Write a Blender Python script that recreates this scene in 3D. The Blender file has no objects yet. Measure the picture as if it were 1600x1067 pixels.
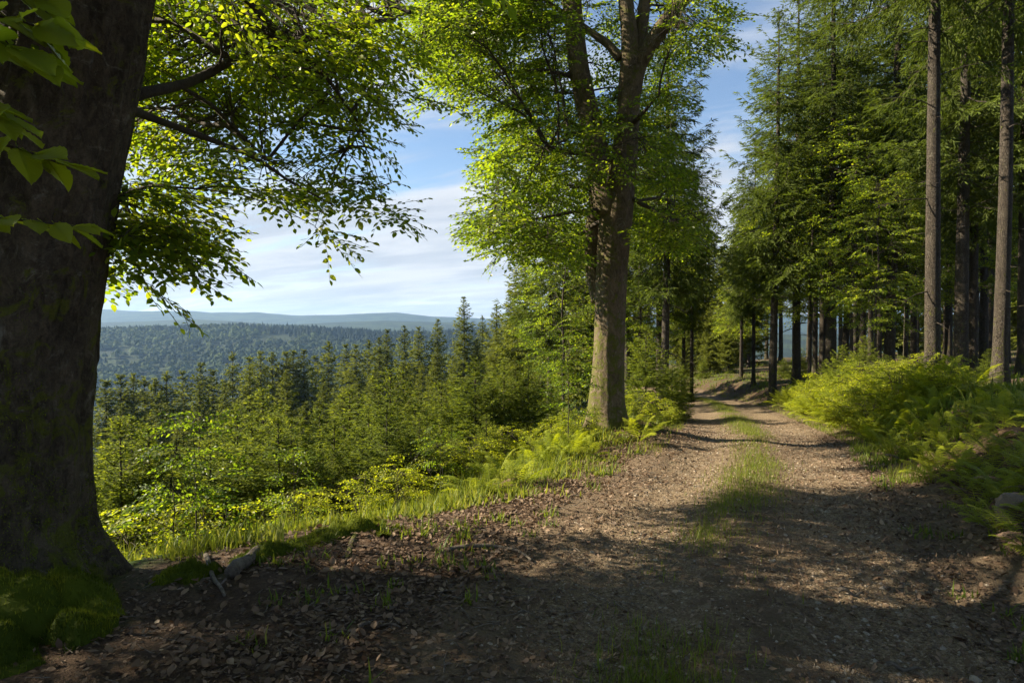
import bpy, math, random
import numpy as np
from mathutils import Vector, Matrix

# ------------------------------------------------------------------ scene, camera, sky, sun, exposure
scene = bpy.context.scene
C = scene.collection
FOC, CAMZ, PITCH = 1067.0, 1.7, math.radians(-1.5)
cam_d = bpy.data.cameras.new('camera')
cam_d.sensor_width = 36.0
cam_d.lens = 36.0 * FOC / 1600.0
cam_d.clip_start, cam_d.clip_end = 0.05, 30000
cam = bpy.data.objects.new('camera', cam_d)
C.objects.link(cam)
cam.location = (0, 0, CAMZ)
cam.rotation_euler = (math.pi / 2 + PITCH, 0, 0)
scene.camera = cam

SUN_EL, SUN_AZ = math.radians(31), math.radians(9)      # azimuth: from the left (-X), turned ahead by this much
SV = Vector((-math.cos(SUN_AZ) * math.cos(SUN_EL), math.sin(SUN_AZ) * math.cos(SUN_EL), math.sin(SUN_EL)))
sun_d = bpy.data.lights.new('sun', 'SUN')
sun_d.energy, sun_d.angle, sun_d.color = 5.0, math.radians(0.55), (1.0, 0.87, 0.66)
sun = bpy.data.objects.new('sun', sun_d)
C.objects.link(sun)
sun.rotation_euler = SV.to_track_quat('Z', 'Y').to_euler()
sun.location = (-40, 10, 40)

world = bpy.data.worlds.new('World')
scene.world = world
world.use_nodes = True


class NT:
    def __init__(s, tree):
        s.t = tree
        tree.nodes.clear()

    def n(s, typ, ins=None, **props):
        nd = s.t.nodes.new(typ)
        for k, v in props.items():
            setattr(nd, k, v)
        for k, v in (ins or {}).items():
            if isinstance(v, bpy.types.NodeSocket):
                s.t.links.new(v, nd.inputs[k])
            else:
                nd.inputs[k].default_value = v
        return nd

    def math(s, op, a, b=0.0, clamp=False):
        return s.n('ShaderNodeMath', {0: a, 1: b}, operation=op, use_clamp=clamp).outputs[0]

    def mix(s, f, a, b, blend='MIX'):
        nd = s.n('ShaderNodeMix', {0: f}, data_type='RGBA', blend_type=blend)
        for i, v in ((6, a), (7, b)):
            if isinstance(v, bpy.types.NodeSocket):
                s.t.links.new(v, nd.inputs[i])
            else:
                nd.inputs[i].default_value = (*v, 1) if len(v) == 3 else v
        return nd.outputs[2]

    def ramp(s, f, stops, interp='LINEAR'):
        nd = s.n('ShaderNodeValToRGB', {0: f})
        cr = nd.color_ramp
        cr.interpolation = interp
        while len(cr.elements) < len(stops):
            cr.elements.new(0.5)
        for e, (p, c) in zip(cr.elements, stops):
            e.position = p
            e.color = (*c, 1) if not isinstance(c, (int, float)) else (c, c, c, 1)
        return nd.outputs[0]

    def noise(s, vec, scale, detail=4, rough=0.55, dist=0.0):
        return s.n('ShaderNodeTexNoise', {'Vector': vec, 'Scale': scale, 'Detail': detail, 'Roughness': rough, 'Distortion': dist}).outputs[0]

    def mapr(s, v, a, b, c=0.0, d=1.0):
        return s.n('ShaderNodeMapRange', {0: v, 1: a, 2: b, 3: c, 4: d}, interpolation_type='SMOOTHSTEP').outputs[0]


w = NT(world.node_tree)
sky = w.n('ShaderNodeTexSky', sky_type='NISHITA', sun_disc=False, sun_elevation=SUN_EL,
          sun_rotation=math.atan2(SV.x, SV.y), altitude=500.0, air_density=1.0, dust_density=0.1, ozone_density=2.2)
wc = w.n('ShaderNodeTexCoord').outputs['Generated']
sep = w.n('ShaderNodeSeparateXYZ', {0: wc})
zc = w.math('MAXIMUM', sep.outputs[2], 0.0)
den = w.math('ADD', zc, 0.16)
u_ = w.math('DIVIDE', sep.outputs[0], den)
v_ = w.math('DIVIDE', sep.outputs[1], den)
cv = w.n('ShaderNodeCombineXYZ', {0: w.math('MULTIPLY', u_, 0.42), 1: w.math('ADD', v_, w.math('MULTIPLY', u_, 0.28)), 2: 1.3}).outputs[0]
n1 = w.noise(cv, 1.05, 6, 0.56, 0.35)
n2 = w.noise(cv, 3.6, 6, 0.6, 0.6)
cl = w.math('ADD', w.math('MULTIPLY', n1, 0.66), w.math('MULTIPLY', n2, 0.34))
veil = w.mapr(zc, 0.05, 0.27, 0.15, -0.01)               # more cloud layers overlap towards the horizon
clm = w.mapr(w.math('ADD', cl, veil), 0.47, 0.63, 0.03, 0.95)
cb = w.mix(w.mapr(w.noise(cv, 2.3, 5, 0.6, 0.5), 0.35, 0.68), (3.5, 3.85, 4.4), (4.9, 5.1, 5.4))
skyc = w.mix(clm, sky.outputs[0], cb)
bg = w.n('ShaderNodeBackground', {'Color': skyc, 'Strength': 0.05})
w.n('ShaderNodeOutputWorld', {'Surface': bg.outputs[0]})

vs = scene.view_settings
vs.view_transform, vs.look, vs.gamma, vs.exposure = 'Standard', 'None', 1.0, 1.86
vs.use_curve_mapping = False
scene.render.engine = 'CYCLES'
cy = scene.cycles
cy.max_bounces, cy.diffuse_bounces, cy.glossy_bounces, cy.transmission_bounces = 7, 4, 2, 5
cy.transparent_max_bounces, cy.volume_bounces = 8, 1
cy.caustics_reflective = cy.caustics_refractive = False
cy.use_adaptive_sampling, cy.adaptive_threshold = True, 0.012
cy.use_denoising = True
cy.sample_clamp_indirect = 6.0

# ------------------------------------------------------------------ numeric helpers
rng = np.random.default_rng(7)
CP, SP = math.cos(PITCH), math.sin(PITCH)


def ray(px, py):
    a, b = (px - 800.0) / FOC, (533.5 - py) / FOC
    return np.array([a, CP - b * SP, SP + b * CP])


def at(px, py, d):
    """the point seen in direction (px, py) at ground distance d in front of the camera"""
    r = ray(px, py)
    return np.array([0, 0, CAMZ]) + r * (d / r[1])


def project(P):
    P = np.atleast_2d(P) - np.array([0, 0, CAMZ])
    f = P[:, 1] * CP + P[:, 2] * SP
    u = -P[:, 1] * SP + P[:, 2] * CP
    f = np.where(np.abs(f) < 1e-6, 1e-6, f)
    return 800 + FOC * P[:, 0] / f, 533.5 - FOC * u / f, f


def smooth(a, b, x):
    t = np.clip((x - a) / (b - a), 0, 1)
    return t * t * (3 - 2 * t)


def _h(i, j, k):
    n = (i.astype(np.int64) * 374761393 + j.astype(np.int64) * 668265263 + k.astype(np.int64) * 2147483647 % 1274126177) & 0xffffffff
    n = ((n ^ (n >> 13)) * 1274126177) & 0xffffffff
    n = (n ^ (n >> 16)) & 0xffffffff
    return n / 4294967295.0


def vnoise(P):
    P = np.asarray(P, float)
    I = np.floor(P)
    F = P - I
    F = F * F * (3 - 2 * F)
    i, j, k = I[..., 0], I[..., 1], I[..., 2]
    r = 0
    for a in (0, 1):
        for b in (0, 1):
            for c in (0, 1):
                wt = (F[..., 0] if a else 1 - F[..., 0]) * (F[..., 1] if b else 1 - F[..., 1]) * (F[..., 2] if c else 1 - F[..., 2])
                r = r + wt * _h(i + a, j + b, (k + c) * 57)
    return r * 2 - 1


def fbm(P, o=4):
    P = np.asarray(P, float)
    r, a = 0, 0.5
    for q in range(o):
        r = r + a * vnoise(P * (2 ** q) + 17.3 * q)
        a *= 0.5
    return r


def catmull(P, n):
    P = np.asarray(P, float)
    Q = np.vstack([2 * P[0] - P[1], P, 2 * P[-1] - P[-2]])
    m = len(P) - 1
    t = np.linspace(0, m, n)
    i = np.minimum(t.astype(int), m - 1)
    f = (t - i)[:, None] if P.ndim > 1 else (t - i)
    a, b, c, d = Q[i], Q[i + 1], Q[i + 2], Q[i + 3]
    return 0.5 * (2 * b + (c - a) * f + (2 * a - 5 * b + 4 * c - d) * f ** 2 + (3 * b - a - 3 * c + d) * f ** 3)


def unit(v):
    return v / np.maximum(np.linalg.norm(v, axis=-1, keepdims=True), 1e-9)


# ------------------------------------------------------------------ terrain
PATH = np.array([(0.5, -8), (0.8, -2), (1.0, 1.5), (1.35, 4.3), (2.05, 5.8), (2.75, 7.5), (4.1, 11), (5.8, 17), (8.0, 26), (9.0, 32),
                 (9.0, 38), (8.4, 45), (8.2, 52), (9.5, 60), (14, 90), (20, 130), (10, 300), (-140, 1200), (-600, 6000)], float)
_yy = np.concatenate([np.arange(-8, 60, 0.25), np.arange(60, 6000, 5.0)])
_xx = np.interp(_yy, PATH[:, 1], PATH[:, 0])
_k = np.ones(17) / 17
_nn = len(np.arange(-8, 60, 0.25))
_xx[8:_nn - 8] = np.convolve(_xx[:_nn], _k, 'valid')
_sl = np.gradient(_xx, _yy)


def xc(y): return np.interp(y, _yy, _xx)


def lat(x, y):
    s = np.interp(y, _yy, _sl)
    return (x - xc(y)) / np.sqrt(1 + s * s)


def zpath(y):
    return np.interp(y, [-10, 2, 5, 7.5, 11, 17, 26, 32, 42, 60, 130, 400], [0.35, 0.02, 0, -0.09, -0.30, -0.78, -1.42, -1.85, -2.35, -3.2, -5, -8])


def late(y):  # lateral offset of the edge of the left bank
    return np.interp(y, [-8, 0, 3, 5, 6.1, 6.9, 11, 16, 40], [-8.5, -7.2, -5.6, -4.5, -4.1, -3.3, -3.1, -3.2, -3.6])


HW = 1.38


def terr(x, y, far=True):
    x, y = np.asarray(x, float), np.asarray(y, float)
    L = lat(x, y)
    z = zpath(y)
    s = late(y) - L
    sp = np.where(s > 6, s, np.log1p(np.exp(np.clip(s * 1.6, -30, 30))) / 1.6)
    drop = 0.44 * np.minimum(sp, 22) + 0.62 * np.maximum(sp - 22, 0)
    D = 118.0
    R = np.hypot(x, y)
    z = z - D * np.tanh(drop / D)
    r = L - HW
    bank = smooth(0.0, 1.8, r) * 0.70 + 0.07 * np.clip(r - 1, 0, 40)
    z = z + bank
    z = z + 0.36 * np.exp(-((x - 1.78) / 1.5) ** 2 - ((y - 12.8) / 2.4) ** 2)
    wf_ = smooth(70, 420, R)
    z = z * (1 - wf_) - 115.0 * wf_
    off = smooth(HW - 0.1, HW + 0.8, np.abs(L))
    P = np.stack([x, y, np.zeros_like(x)], -1)
    nz = fbm(P * 0.55, 3) * 0.16 + fbm(P * 2.3 + 5, 3) * 0.05
    z = z + off * nz * np.clip(R / 3, 0.3, 1.0)
    if far:
        px = np.clip(800 + FOC * x / np.maximum(y, 1.0), -3000, 4500)
        n = fbm(np.stack([x / 420, y / 420, np.zeros_like(x)], -1), 3)
        n2 = fbm(np.stack([x / 130, y / 130, np.ones_like(x)], -1), 3)
        fy = np.maximum(y, 0)
        mid = np.interp(px, [-800, 0, 160, 280, 370, 470, 600, 690, 780, 1100, 1700], [92, 97, 97, 101, 105, 101, 91, 92, 97, 98, 92])
        z = z + smooth(430, 1250, fy) * (mid + n * 5 + n2 * 2.5) * (1 - 0.42 * smooth(1300, 1900, fy))
        m2 = np.interp(px, [-800, 160, 300, 450, 600, 760, 1000, 1700], [80, 66, 78, 64, 80, 74, 72, 66])
        z = z + smooth(1800, 2500, fy) * (m2 + n * 9 - 6) * (1 - 0.35 * smooth(2550, 3000, fy))
        m3 = np.interp(px, [-800, 0, 160, 250, 330, 400, 470, 560, 620, 680, 760, 1000, 1300, 1700], [74, 82, 84, 74, 56, 68, 52, 58, 66, 40, 28, 55, 60, 50])
        z = z + smooth(3000, 4000, fy) * (m3 + 16 + n * 4 + n2 * 5)
    return z


def terr1(x, y): return float(terr(np.array([x]), np.array([y]))[0])


def ground_at(px, py, dmax=120):
    r = ray(px, py)
    d = np.concatenate([np.arange(1.2, 40, 0.02), np.arange(40, dmax, 0.2)])
    P = np.array([0, 0, CAMZ]) + r[None] * (d / r[1])[:, None]
    below = P[:, 2] < terr(P[:, 0], P[:, 1])
    i = int(np.argmax(below)) if below.any() else len(d) - 1
    p = P[i].copy()
    p[2] = terr1(p[0], p[1])
    return p


# ------------------------------------------------------------------ mesh building
class Geo:
    def __init__(s):
        s.V, s.T, s.A, s.M, s.n = [], [], [], [], 0

    def add(s, V, T, tint=0.5, mi=0):
        V, T = np.asarray(V, np.float32).reshape(-1, 3), np.asarray(T, np.int32).reshape(-1, 3)
        s.V.append(V)
        s.T.append(T + s.n)
        s.A.append(np.broadcast_to(np.asarray(tint, np.float32), (len(V),)))
        s.M.append(np.full(len(T), mi, np.int32))
        s.n += len(V)

    def many(s, tv, tt, mats, locs, tint, mi=0):
        """copies of a template (tv, tt) with rotation-scale matrices (k,3,3), places (k,3) and a tint for each"""
        k, n = len(locs), len(tv)
        if not k:
            return
        V = np.einsum('kij,nj->kni', mats, tv) + locs[:, None, :]
        T = tt[None] + (np.arange(k) * n)[:, None, None]
        tint = np.asarray(tint)
        if tint.ndim == 1:
            tint = np.repeat(tint, n)
        s.add(V.reshape(-1, 3), T.reshape(-1, 3), tint.reshape(-1), mi)

    def mesh(s, name, mats, smooth_=False):
        V, T = np.concatenate(s.V), np.concatenate(s.T)
        me = bpy.data.meshes.new(name)
        me.vertices.add(len(V))
        me.vertices.foreach_set('co', V.ravel())
        me.loops.add(T.size)
        me.loops.foreach_set('vertex_index', T.ravel())
        me.polygons.add(len(T))
        me.polygons.foreach_set('loop_start', np.arange(len(T), dtype=np.int32) * 3)
        me.polygons.foreach_set('material_index', np.concatenate(s.M))
        if smooth_:
            me.polygons.foreach_set('use_smooth', np.ones(len(T), bool))
        else:
            me.polygons.foreach_set('use_smooth', np.zeros(len(T), bool))
        a = me.attributes.new('tint', 'FLOAT', 'POINT')
        a.data.foreach_set('value', np.concatenate(s.A))
        for m in mats:
            me.materials.append(m)
        me.update(calc_edges=True)
        return me


def link(name, me, parent=None, loc=(0, 0, 0), rz=0.0, scale=None, kind=None):
    o = bpy.data.objects.new(name, me)
    C.objects.link(o)
    o.location = loc
    o.rotation_euler = (0, 0, rz)
    if scale is not None:
        o.scale = scale
    if parent is not None:
        o.parent = parent
    if kind:
        o['kind'] = kind
    return o


def tag(o, label, cat, group=None, kind=None):
    o['label'], o['category'] = label, cat
    if group:
        o['group'] = group
    if kind:
        o['kind'] = kind
    return o


def thing(name, label, cat, loc=(0, 0, 0), rz=0.0, group=None, scale=None):
    o = bpy.data.objects.new(name, None)
    C.objects.link(o)
    o.location = loc
    o.rotation_euler = (0, 0, rz)
    o.empty_display_size = 0.2
    if scale is not None:
        o.scale = scale
    return tag(o, label, cat, group)


def tube(P, R, seg=8, cap=True):
    """a swept tube along points P with radii R"""
    P, R = np.asarray(P, float), np.asarray(R, float)
    n = len(P)
    T = unit(np.gradient(P, axis=0))
    ref = np.array([0.31, 0.12, 0.94]) if abs(T[0][2]) < 0.8 else np.array([1.0, 0.13, 0.0])
    S = unit(np.cross(T, ref))
    B = np.cross(T, S)
    a = np.linspace(0, 2 * np.pi, seg, endpoint=False)
    V = P[:, None] + R[:, None, None] * (np.cos(a)[None, :, None] * S[:, None] + np.sin(a)[None, :, None] * B[:, None])
    i = np.arange(n - 1)[:, None] * seg
    j = np.arange(seg)[None]
    k = (j + 1) % seg
    q = np.stack([i + j, i + k, i + seg + k, i + seg + j], -1).reshape(-1, 4)
    F = np.vstack([q[:, [0, 1, 2]], q[:, [0, 2, 3]]])
    V = V.reshape(-1, 3)
    if cap:
        V = np.vstack([V, P[-1] + T[-1] * R[-1] * 0.5, P[0]])
        e = len(V) - 2
        b = (n - 1) * seg
        jj = np.arange(seg)
        F = np.vstack([F, np.stack([b + jj, b + (jj + 1) % seg, np.full(seg, e)], -1), np.stack([(jj + 1) % seg, jj, np.full(seg, e + 1)], -1)])
    return V, F


def rotz(a):
    c, s, z, o = np.cos(a), np.sin(a), np.zeros_like(a), np.ones_like(a)
    return np.stack([np.stack([c, -s, z], -1), np.stack([s, c, z], -1), np.stack([z, z, o], -1)], -2)


def rotx(a):
    c, s, z, o = np.cos(a), np.sin(a), np.zeros_like(a), np.ones_like(a)
    return np.stack([np.stack([o, z, z], -1), np.stack([z, c, -s], -1), np.stack([z, s, c], -1)], -2)


def roty(a):
    c, s, z, o = np.cos(a), np.sin(a), np.zeros_like(a), np.ones_like(a)
    return np.stack([np.stack([c, z, s], -1), np.stack([z, o, z], -1), np.stack([-s, z, c], -1)], -2)


# ------------------------------------------------------------------ materials
def new_mat(name):
    m = bpy.data.materials.new(name)
    m.use_nodes = True
    return m, NT(m.node_tree)


def leaf_mat(name, stops, trans_stops, tfac=0.42, rough=0.45, spec=0.35):
    """thin leaf: glossy front and light passing through; the colours follow the tint of each leaf"""
    m, t = new_mat(name)
    ti = t.n('ShaderNodeAttribute', attribute_name='tint').outputs['Fac']
    oi = t.n('ShaderNodeObjectInfo').outputs['Random']
    pos = t.n('ShaderNodeNewGeometry').outputs['Position']
    f = t.math('ADD', ti, t.math('MULTIPLY', t.math('SUBTRACT', oi, 0.5), 0.25), True)
    nz = t.noise(pos, 2.2, 2)
    f = t.math('ADD', f, t.math('MULTIPLY', t.math('SUBTRACT', nz, 0.5), 0.3), True)
    col, tcol = t.ramp(f, stops), t.ramp(f, trans_stops)
    p = t.n('ShaderNodeBsdfPrincipled', {'Base Color': col, 'Roughness': rough, 'Specular IOR Level': spec})
    tr = t.n('ShaderNodeBsdfTranslucent', {'Color': tcol})
    mx = t.n('ShaderNodeMixShader', {0: tfac, 1: p.outputs[0], 2: tr.outputs[0]})
    t.n('ShaderNodeOutputMaterial', {'Surface': mx.outputs[0]})
    return m


M_BEECH = leaf_mat('beech_leaf', [(0, (0.05, 0.085, 0.010)), (0.5, (0.09, 0.14, 0.013)), (1, (0.16, 0.20, 0.018))],
                   [(0, (0.17, 0.26, 0.008)), (0.5, (0.275, 0.385, 0.011)), (1, (0.46, 0.51, 0.015))], 0.56, 0.42, 0.25)
M_SHRUB = leaf_mat('sunlit_shrub_leaf', [(0, (0.09, 0.13, 0.012)), (0.5, (0.165, 0.20, 0.016)), (1, (0.25, 0.26, 0.02))],
                   [(0, (0.25, 0.34, 0.008)), (0.5, (0.44, 0.50, 0.010)), (1, (0.58, 0.60, 0.014))], 0.54, 0.5, 0.2)  # leaf colours raised above the beech's to paint in sunlit brightness
M_SPRUCE = leaf_mat('spruce_needles', [(0, (0.048, 0.058, 0.014)), (0.5, (0.085, 0.115, 0.023)), (1, (0.14, 0.175, 0.03))],
                    [(0, (0.07, 0.09, 0.010)), (0.5, (0.13, 0.185, 0.014)), (1, (0.235, 0.29, 0.02))], 0.38, 0.7, 0.1)
M_SLOPE = leaf_mat('sunlit_spruce_needles', [(0, (0.06, 0.075, 0.017)), (0.5, (0.125, 0.145, 0.027)), (1, (0.20, 0.215, 0.035))],
                   [(0, (0.09, 0.115, 0.012)), (0.5, (0.20, 0.23, 0.017)), (1, (0.34, 0.36, 0.024))], 0.4, 0.7, 0.1)  # spruce needle colours lightened so the slope trees look more sunlit
M_YOUNG = leaf_mat('young_spruce_needles', [(0, (0.06, 0.085, 0.016)), (0.5, (0.125, 0.16, 0.024)), (1, (0.21, 0.24, 0.032))],
                   [(0, (0.10, 0.14, 0.012)), (0.5, (0.24, 0.29, 0.017)), (1, (0.42, 0.45, 0.027))], 0.40, 0.7, 0.1)
M_FERN = leaf_mat('fern_frond', [(0, (0.07, 0.11, 0.014)), (0.5, (0.17, 0.21, 0.018)), (1, (0.27, 0.29, 0.024))],
                  [(0, (0.18, 0.25, 0.010)), (0.5, (0.40, 0.46, 0.012)), (1, (0.58, 0.60, 0.02))], 0.46, 0.55, 0.2)
M_GRASS = leaf_mat('grass_blade', [(0, (0.05, 0.085, 0.013)), (0.5, (0.105, 0.145, 0.018)), (1, (0.20, 0.20, 0.045))],
                   [(0, (0.13, 0.19, 0.012)), (0.5, (0.25, 0.30, 0.016)), (1, (0.38, 0.36, 0.05))], 0.4, 0.55, 0.2)
M_MOSS = leaf_mat('moss', [(0, (0.04, 0.06, 0.006)), (0.5, (0.12, 0.15, 0.011)), (1, (0.21, 0.23, 0.017))],
                  [(0, (0.05, 0.07, 0.006)), (0.5, (0.10, 0.13, 0.008)), (1, (0.16, 0.18, 0.012))], 0.3, 0.8, 0.1)
M_DEAD = leaf_mat('dead_leaf', [(0, (0.06, 0.040, 0.026)), (0.45, (0.135, 0.088, 0.055)), (0.8, (0.23, 0.16, 0.105)), (1, (0.36, 0.28, 0.20))],
                  [(0, (0.08, 0.045, 0.02)), (0.5, (0.14, 0.075, 0.035)), (1, (0.26, 0.16, 0.08))], 0.16, 0.65, 0.25)


def bark_mat(name, lo, hi, moss=0.0, scale=1.0, lichen=0.0, kind='beech'):
    m, t = new_mat(name)
    tc = t.n('ShaderNodeTexCoord').outputs['Object']
    geo = t.n('ShaderNodeNewGeometry')
    mp = t.n('ShaderNodeMapping', {'Vector': tc, 'Scale': (1, 1, 0.5 if kind == 'beech' else 0.45)}).outputs[0]
    a = t.noise(mp, 5.5 * scale, 6, 0.62, 0.4)
    b = t.noise(mp, 26 * scale, 5, 0.65, 0.8)
    c = t.noise(tc, 1.5 * scale, 4, 0.6)
    fine = t.noise(tc, 90 * scale, 3, 0.6)
    v = t.n('ShaderNodeTexVoronoi', {'Vector': t.n('ShaderNodeMapping', {'Vector': tc, 'Scale': (1, 1, 0.55)}).outputs[0], 'Scale': 22 * scale}, feature='DISTANCE_TO_EDGE').outputs[0]
    f = t.math('ADD', t.math('MULTIPLY', a, 0.5), t.math('MULTIPLY', b, 0.5))
    f = t.mapr(f, 0.3, 0.7)
    col = t.mix(f, lo, hi)
    col = t.mix(t.mapr(fine, 0.35, 0.75, 0.0, 0.35), col, tuple(x * 0.45 for x in lo))
    if kind == 'spruce':
        col = t.mix(t.mapr(v, 0.0, 0.09, 0.75, 0.0), col, tuple(x * 0.4 for x in lo))
    if lichen:
        lf = t.mapr(t.noise(tc, 6 * scale, 6, 0.75, 1.2), 0.54, 0.72, 0, lichen)
        col = t.mix(lf, col, (0.27, 0.26, 0.21))
    if moss:
        mf = t.noise(tc, 4.6 * scale, 7, 0.74, 1.0)
        low = t.mapr(t.n('ShaderNodeSeparateXYZ', {0: tc}).outputs[2], 0.0, 3.2, 0.075, -0.01)     # moss grows thickest on the foot
        mf = t.mapr(t.math('ADD', mf, low), 0.63 - 0.14 * moss, 0.71 - 0.14 * moss, 0, 0.92)
        mc = t.mix(t.noise(tc, 40, 3), (0.03, 0.038, 0.006), (0.13, 0.135, 0.016))
        col = t.mix(mf, col, mc)
    h = t.math('ADD', t.math('MULTIPLY', a, 0.6), t.math('MULTIPLY', b, 0.5))
    if kind == 'spruce':
        h = t.math('ADD', h, t.math('MULTIPLY', t.mapr(v, 0, 0.12), 0.5))
    h = t.math('ADD', h, t.math('MULTIPLY', fine, 0.22))
    bp = t.n('ShaderNodeBump', {'Height': h, 'Strength': 1.0, 'Distance': 0.055 / scale})
    p = t.n('ShaderNodeBsdfPrincipled', {'Base Color': col, 'Roughness': 0.85, 'Specular IOR Level': 0.2, 'Normal': bp.outputs[0]})
    t.n('ShaderNodeOutputMaterial', {'Surface': p.outputs[0]})
    return m


M_BARK_A = bark_mat('mossy_beech_bark', (0.018, 0.014, 0.009), (0.125, 0.098, 0.066), 0.58, 1.0, 0.45)
M_BARK_B = bark_mat('beech_bark', (0.04, 0.030, 0.018), (0.19, 0.142, 0.09), 0.8, 1.4, 0.55)
M_BARK_S = bark_mat('spruce_bark', (0.034, 0.027, 0.02), (0.105, 0.086, 0.066), 0.3, 1.3, 0.35, 'spruce')
M_TWIG = bark_mat('twig_bark', (0.035, 0.028, 0.022), (0.085, 0.068, 0.052), 0.0, 2.0)
M_STICK = bark_mat('dead_wood', (0.06, 0.048, 0.036), (0.2, 0.17, 0.135), 0.0, 2.5, 0.2)


def ground_material():
    m, t = new_mat('forest_floor')
    pos = t.n('ShaderNodeNewGeometry').outputs['Position']
    g = t.n('ShaderNodeAttribute', attribute_name='tint').outputs['Fac']       # 0 litter and soil, 1 green cover
    a = t.noise(pos, 1.4, 5, 0.6)
    b = t.noise(pos, 11, 5, 0.65, 0.5)
    c = t.noise(pos, 60, 4, 0.6)
    soil = t.ramp(t.math('ADD', t.math('MULTIPLY', b, 0.6), t.math('MULTIPLY', c, 0.4)),
                  [(0.3, (0.025, 0.016, 0.010)), (0.5, (0.065, 0.042, 0.027)), (0.72, (0.14, 0.095, 0.062))])
    green = t.ramp(t.math('ADD', t.math('MULTIPLY', b, 0.5), t.math('MULTIPLY', c, 0.5)),
                   [(0.3, (0.018, 0.03, 0.008)), (0.5, (0.045, 0.075, 0.013)), (0.72, (0.095, 0.13, 0.02))])
    f = t.mapr(t.math('ADD', g, t.math('MULTIPLY', t.math('SUBTRACT', a, 0.5), 0.9)), 0.35, 0.68)
    col = t.mix(f, soil, green)
    gv = t.mapr(t.math('ADD', t.math('MULTIPLY', g, -1.0), t.math('MULTIPLY', t.math('SUBTRACT', b, 0.5), 1.0)), 0.15, 0.75, 0, 0.9)
    col = t.mix(gv, col, t.mix(c, (0.075, 0.053, 0.033), (0.185, 0.138, 0.09)))
    far = t.mapr(t.n('ShaderNodeVectorMath', {0: pos}, operation='LENGTH').outputs['Value'], 200, 450)
    fa = t.noise(pos, 0.012, 4, 0.6)
    fb = t.noise(pos, 0.16, 4, 0.7)
    wood = t.mix(t.mapr(fa, 0.42, 0.58), (0.014, 0.024, 0.012), (0.034, 0.052, 0.016))
    wood = t.mix(t.mapr(fb, 0.35, 0.65), t.mix(0.5, wood, (0.012, 0.02, 0.01)), wood)
    col = t.mix(far, col, wood)
    h = t.math('ADD', t.math('MULTIPLY', b, 0.6), t.math('MULTIPLY', c, 0.4))
    bp = t.n('ShaderNodeBump', {'Height': h, 'Strength': 0.8, 'Distance': 0.06})
    bp2 = t.n('ShaderNodeBump', {'Height': fb, 'Strength': 1.0, 'Distance': 9.0})
    nm = t.n('ShaderNodeMix', {0: far}, data_type='VECTOR')
    t.t.links.new(bp.outputs[0], nm.inputs[4])
    t.t.links.new(bp2.outputs[0], nm.inputs[5])
    p = t.n('ShaderNodeBsdfPrincipled', {'Base Color': col, 'Roughness': 0.95, 'Specular IOR Level': 0.15, 'Normal': nm.outputs[1]})
    t.n('ShaderNodeOutputMaterial', {'Surface': p.outputs[0]})
    return m


def path_material():
    m, t = new_mat('gravel_track')
    pos = t.n('ShaderNodeNewGeometry').outputs['Position']
    g = t.n('ShaderNodeAttribute', attribute_name='tint').outputs['Fac']       # 1 on the two wheel tracks
    mpos = t.n('ShaderNodeVectorMath', {0: pos, 1: t.n('ShaderNodeVectorMath', {0: t.n('ShaderNodeTexNoise', {'Vector': pos, 'Scale': 14.0}).outputs['Color'], 1: (0.03, 0.03, 0.03)}, operation='MULTIPLY').outputs[0]}, operation='ADD').outputs[0]
    v = t.n('ShaderNodeTexVoronoi', {'Vector': mpos, 'Scale': 72.0})
    v2 = t.n('ShaderNodeTexVoronoi', {'Vector': mpos, 'Scale': 170.0})
    a = t.noise(pos, 1.1, 5, 0.6)
    b = t.noise(pos, 7, 5, 0.6)
    c = t.noise(pos, 190, 3, 0.6)
    rnd = t.n('ShaderNodeSeparateColor', {0: v.outputs['Color']}).outputs[0]
    rnd2 = t.n('ShaderNodeSeparateColor', {0: v2.outputs['Color']}).outputs[1]
    st = t.ramp(t.math('ADD', t.math('MULTIPLY', rnd, 0.55), t.math('MULTIPLY', rnd2, 0.45)),
                [(0.1, (0.085, 0.058, 0.033)), (0.45, (0.168, 0.121, 0.072)), (0.75, (0.24, 0.182, 0.115)), (1, (0.38, 0.31, 0.225))])
    soil = t.mix(c, (0.07, 0.046, 0.028), (0.17, 0.118, 0.073))
    col = t.mix(t.mapr(t.math('ADD', b, t.math('MULTIPLY', g, 0.3)), 0.42, 0.75), soil, st)
    gr = t.mapr(t.math('SUBTRACT', a, t.math('MULTIPLY', g, 0.2)), 0.50, 0.62, 0, 0.35)
    col = t.mix(gr, col, (0.07, 0.075, 0.03))
    h = t.math('ADD', t.math('MULTIPLY', t.math('SUBTRACT', 1.0, v.outputs['Distance']), 0.6), t.math('MULTIPLY', t.math('SUBTRACT', 1.0, v2.outputs['Distance']), 0.35))
    h = t.math('ADD', h, t.math('MULTIPLY', b, 1.2))
    bp = t.n('ShaderNodeBump', {'Height': h, 'Strength': 1.0, 'Distance': 0.02})
    p = t.n('ShaderNodeBsdfPrincipled', {'Base Color': col, 'Roughness': 0.9, 'Specular IOR Level': 0.2, 'Normal': bp.outputs[0]})
    t.n('ShaderNodeOutputMaterial', {'Surface': p.outputs[0]})
    return m


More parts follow.
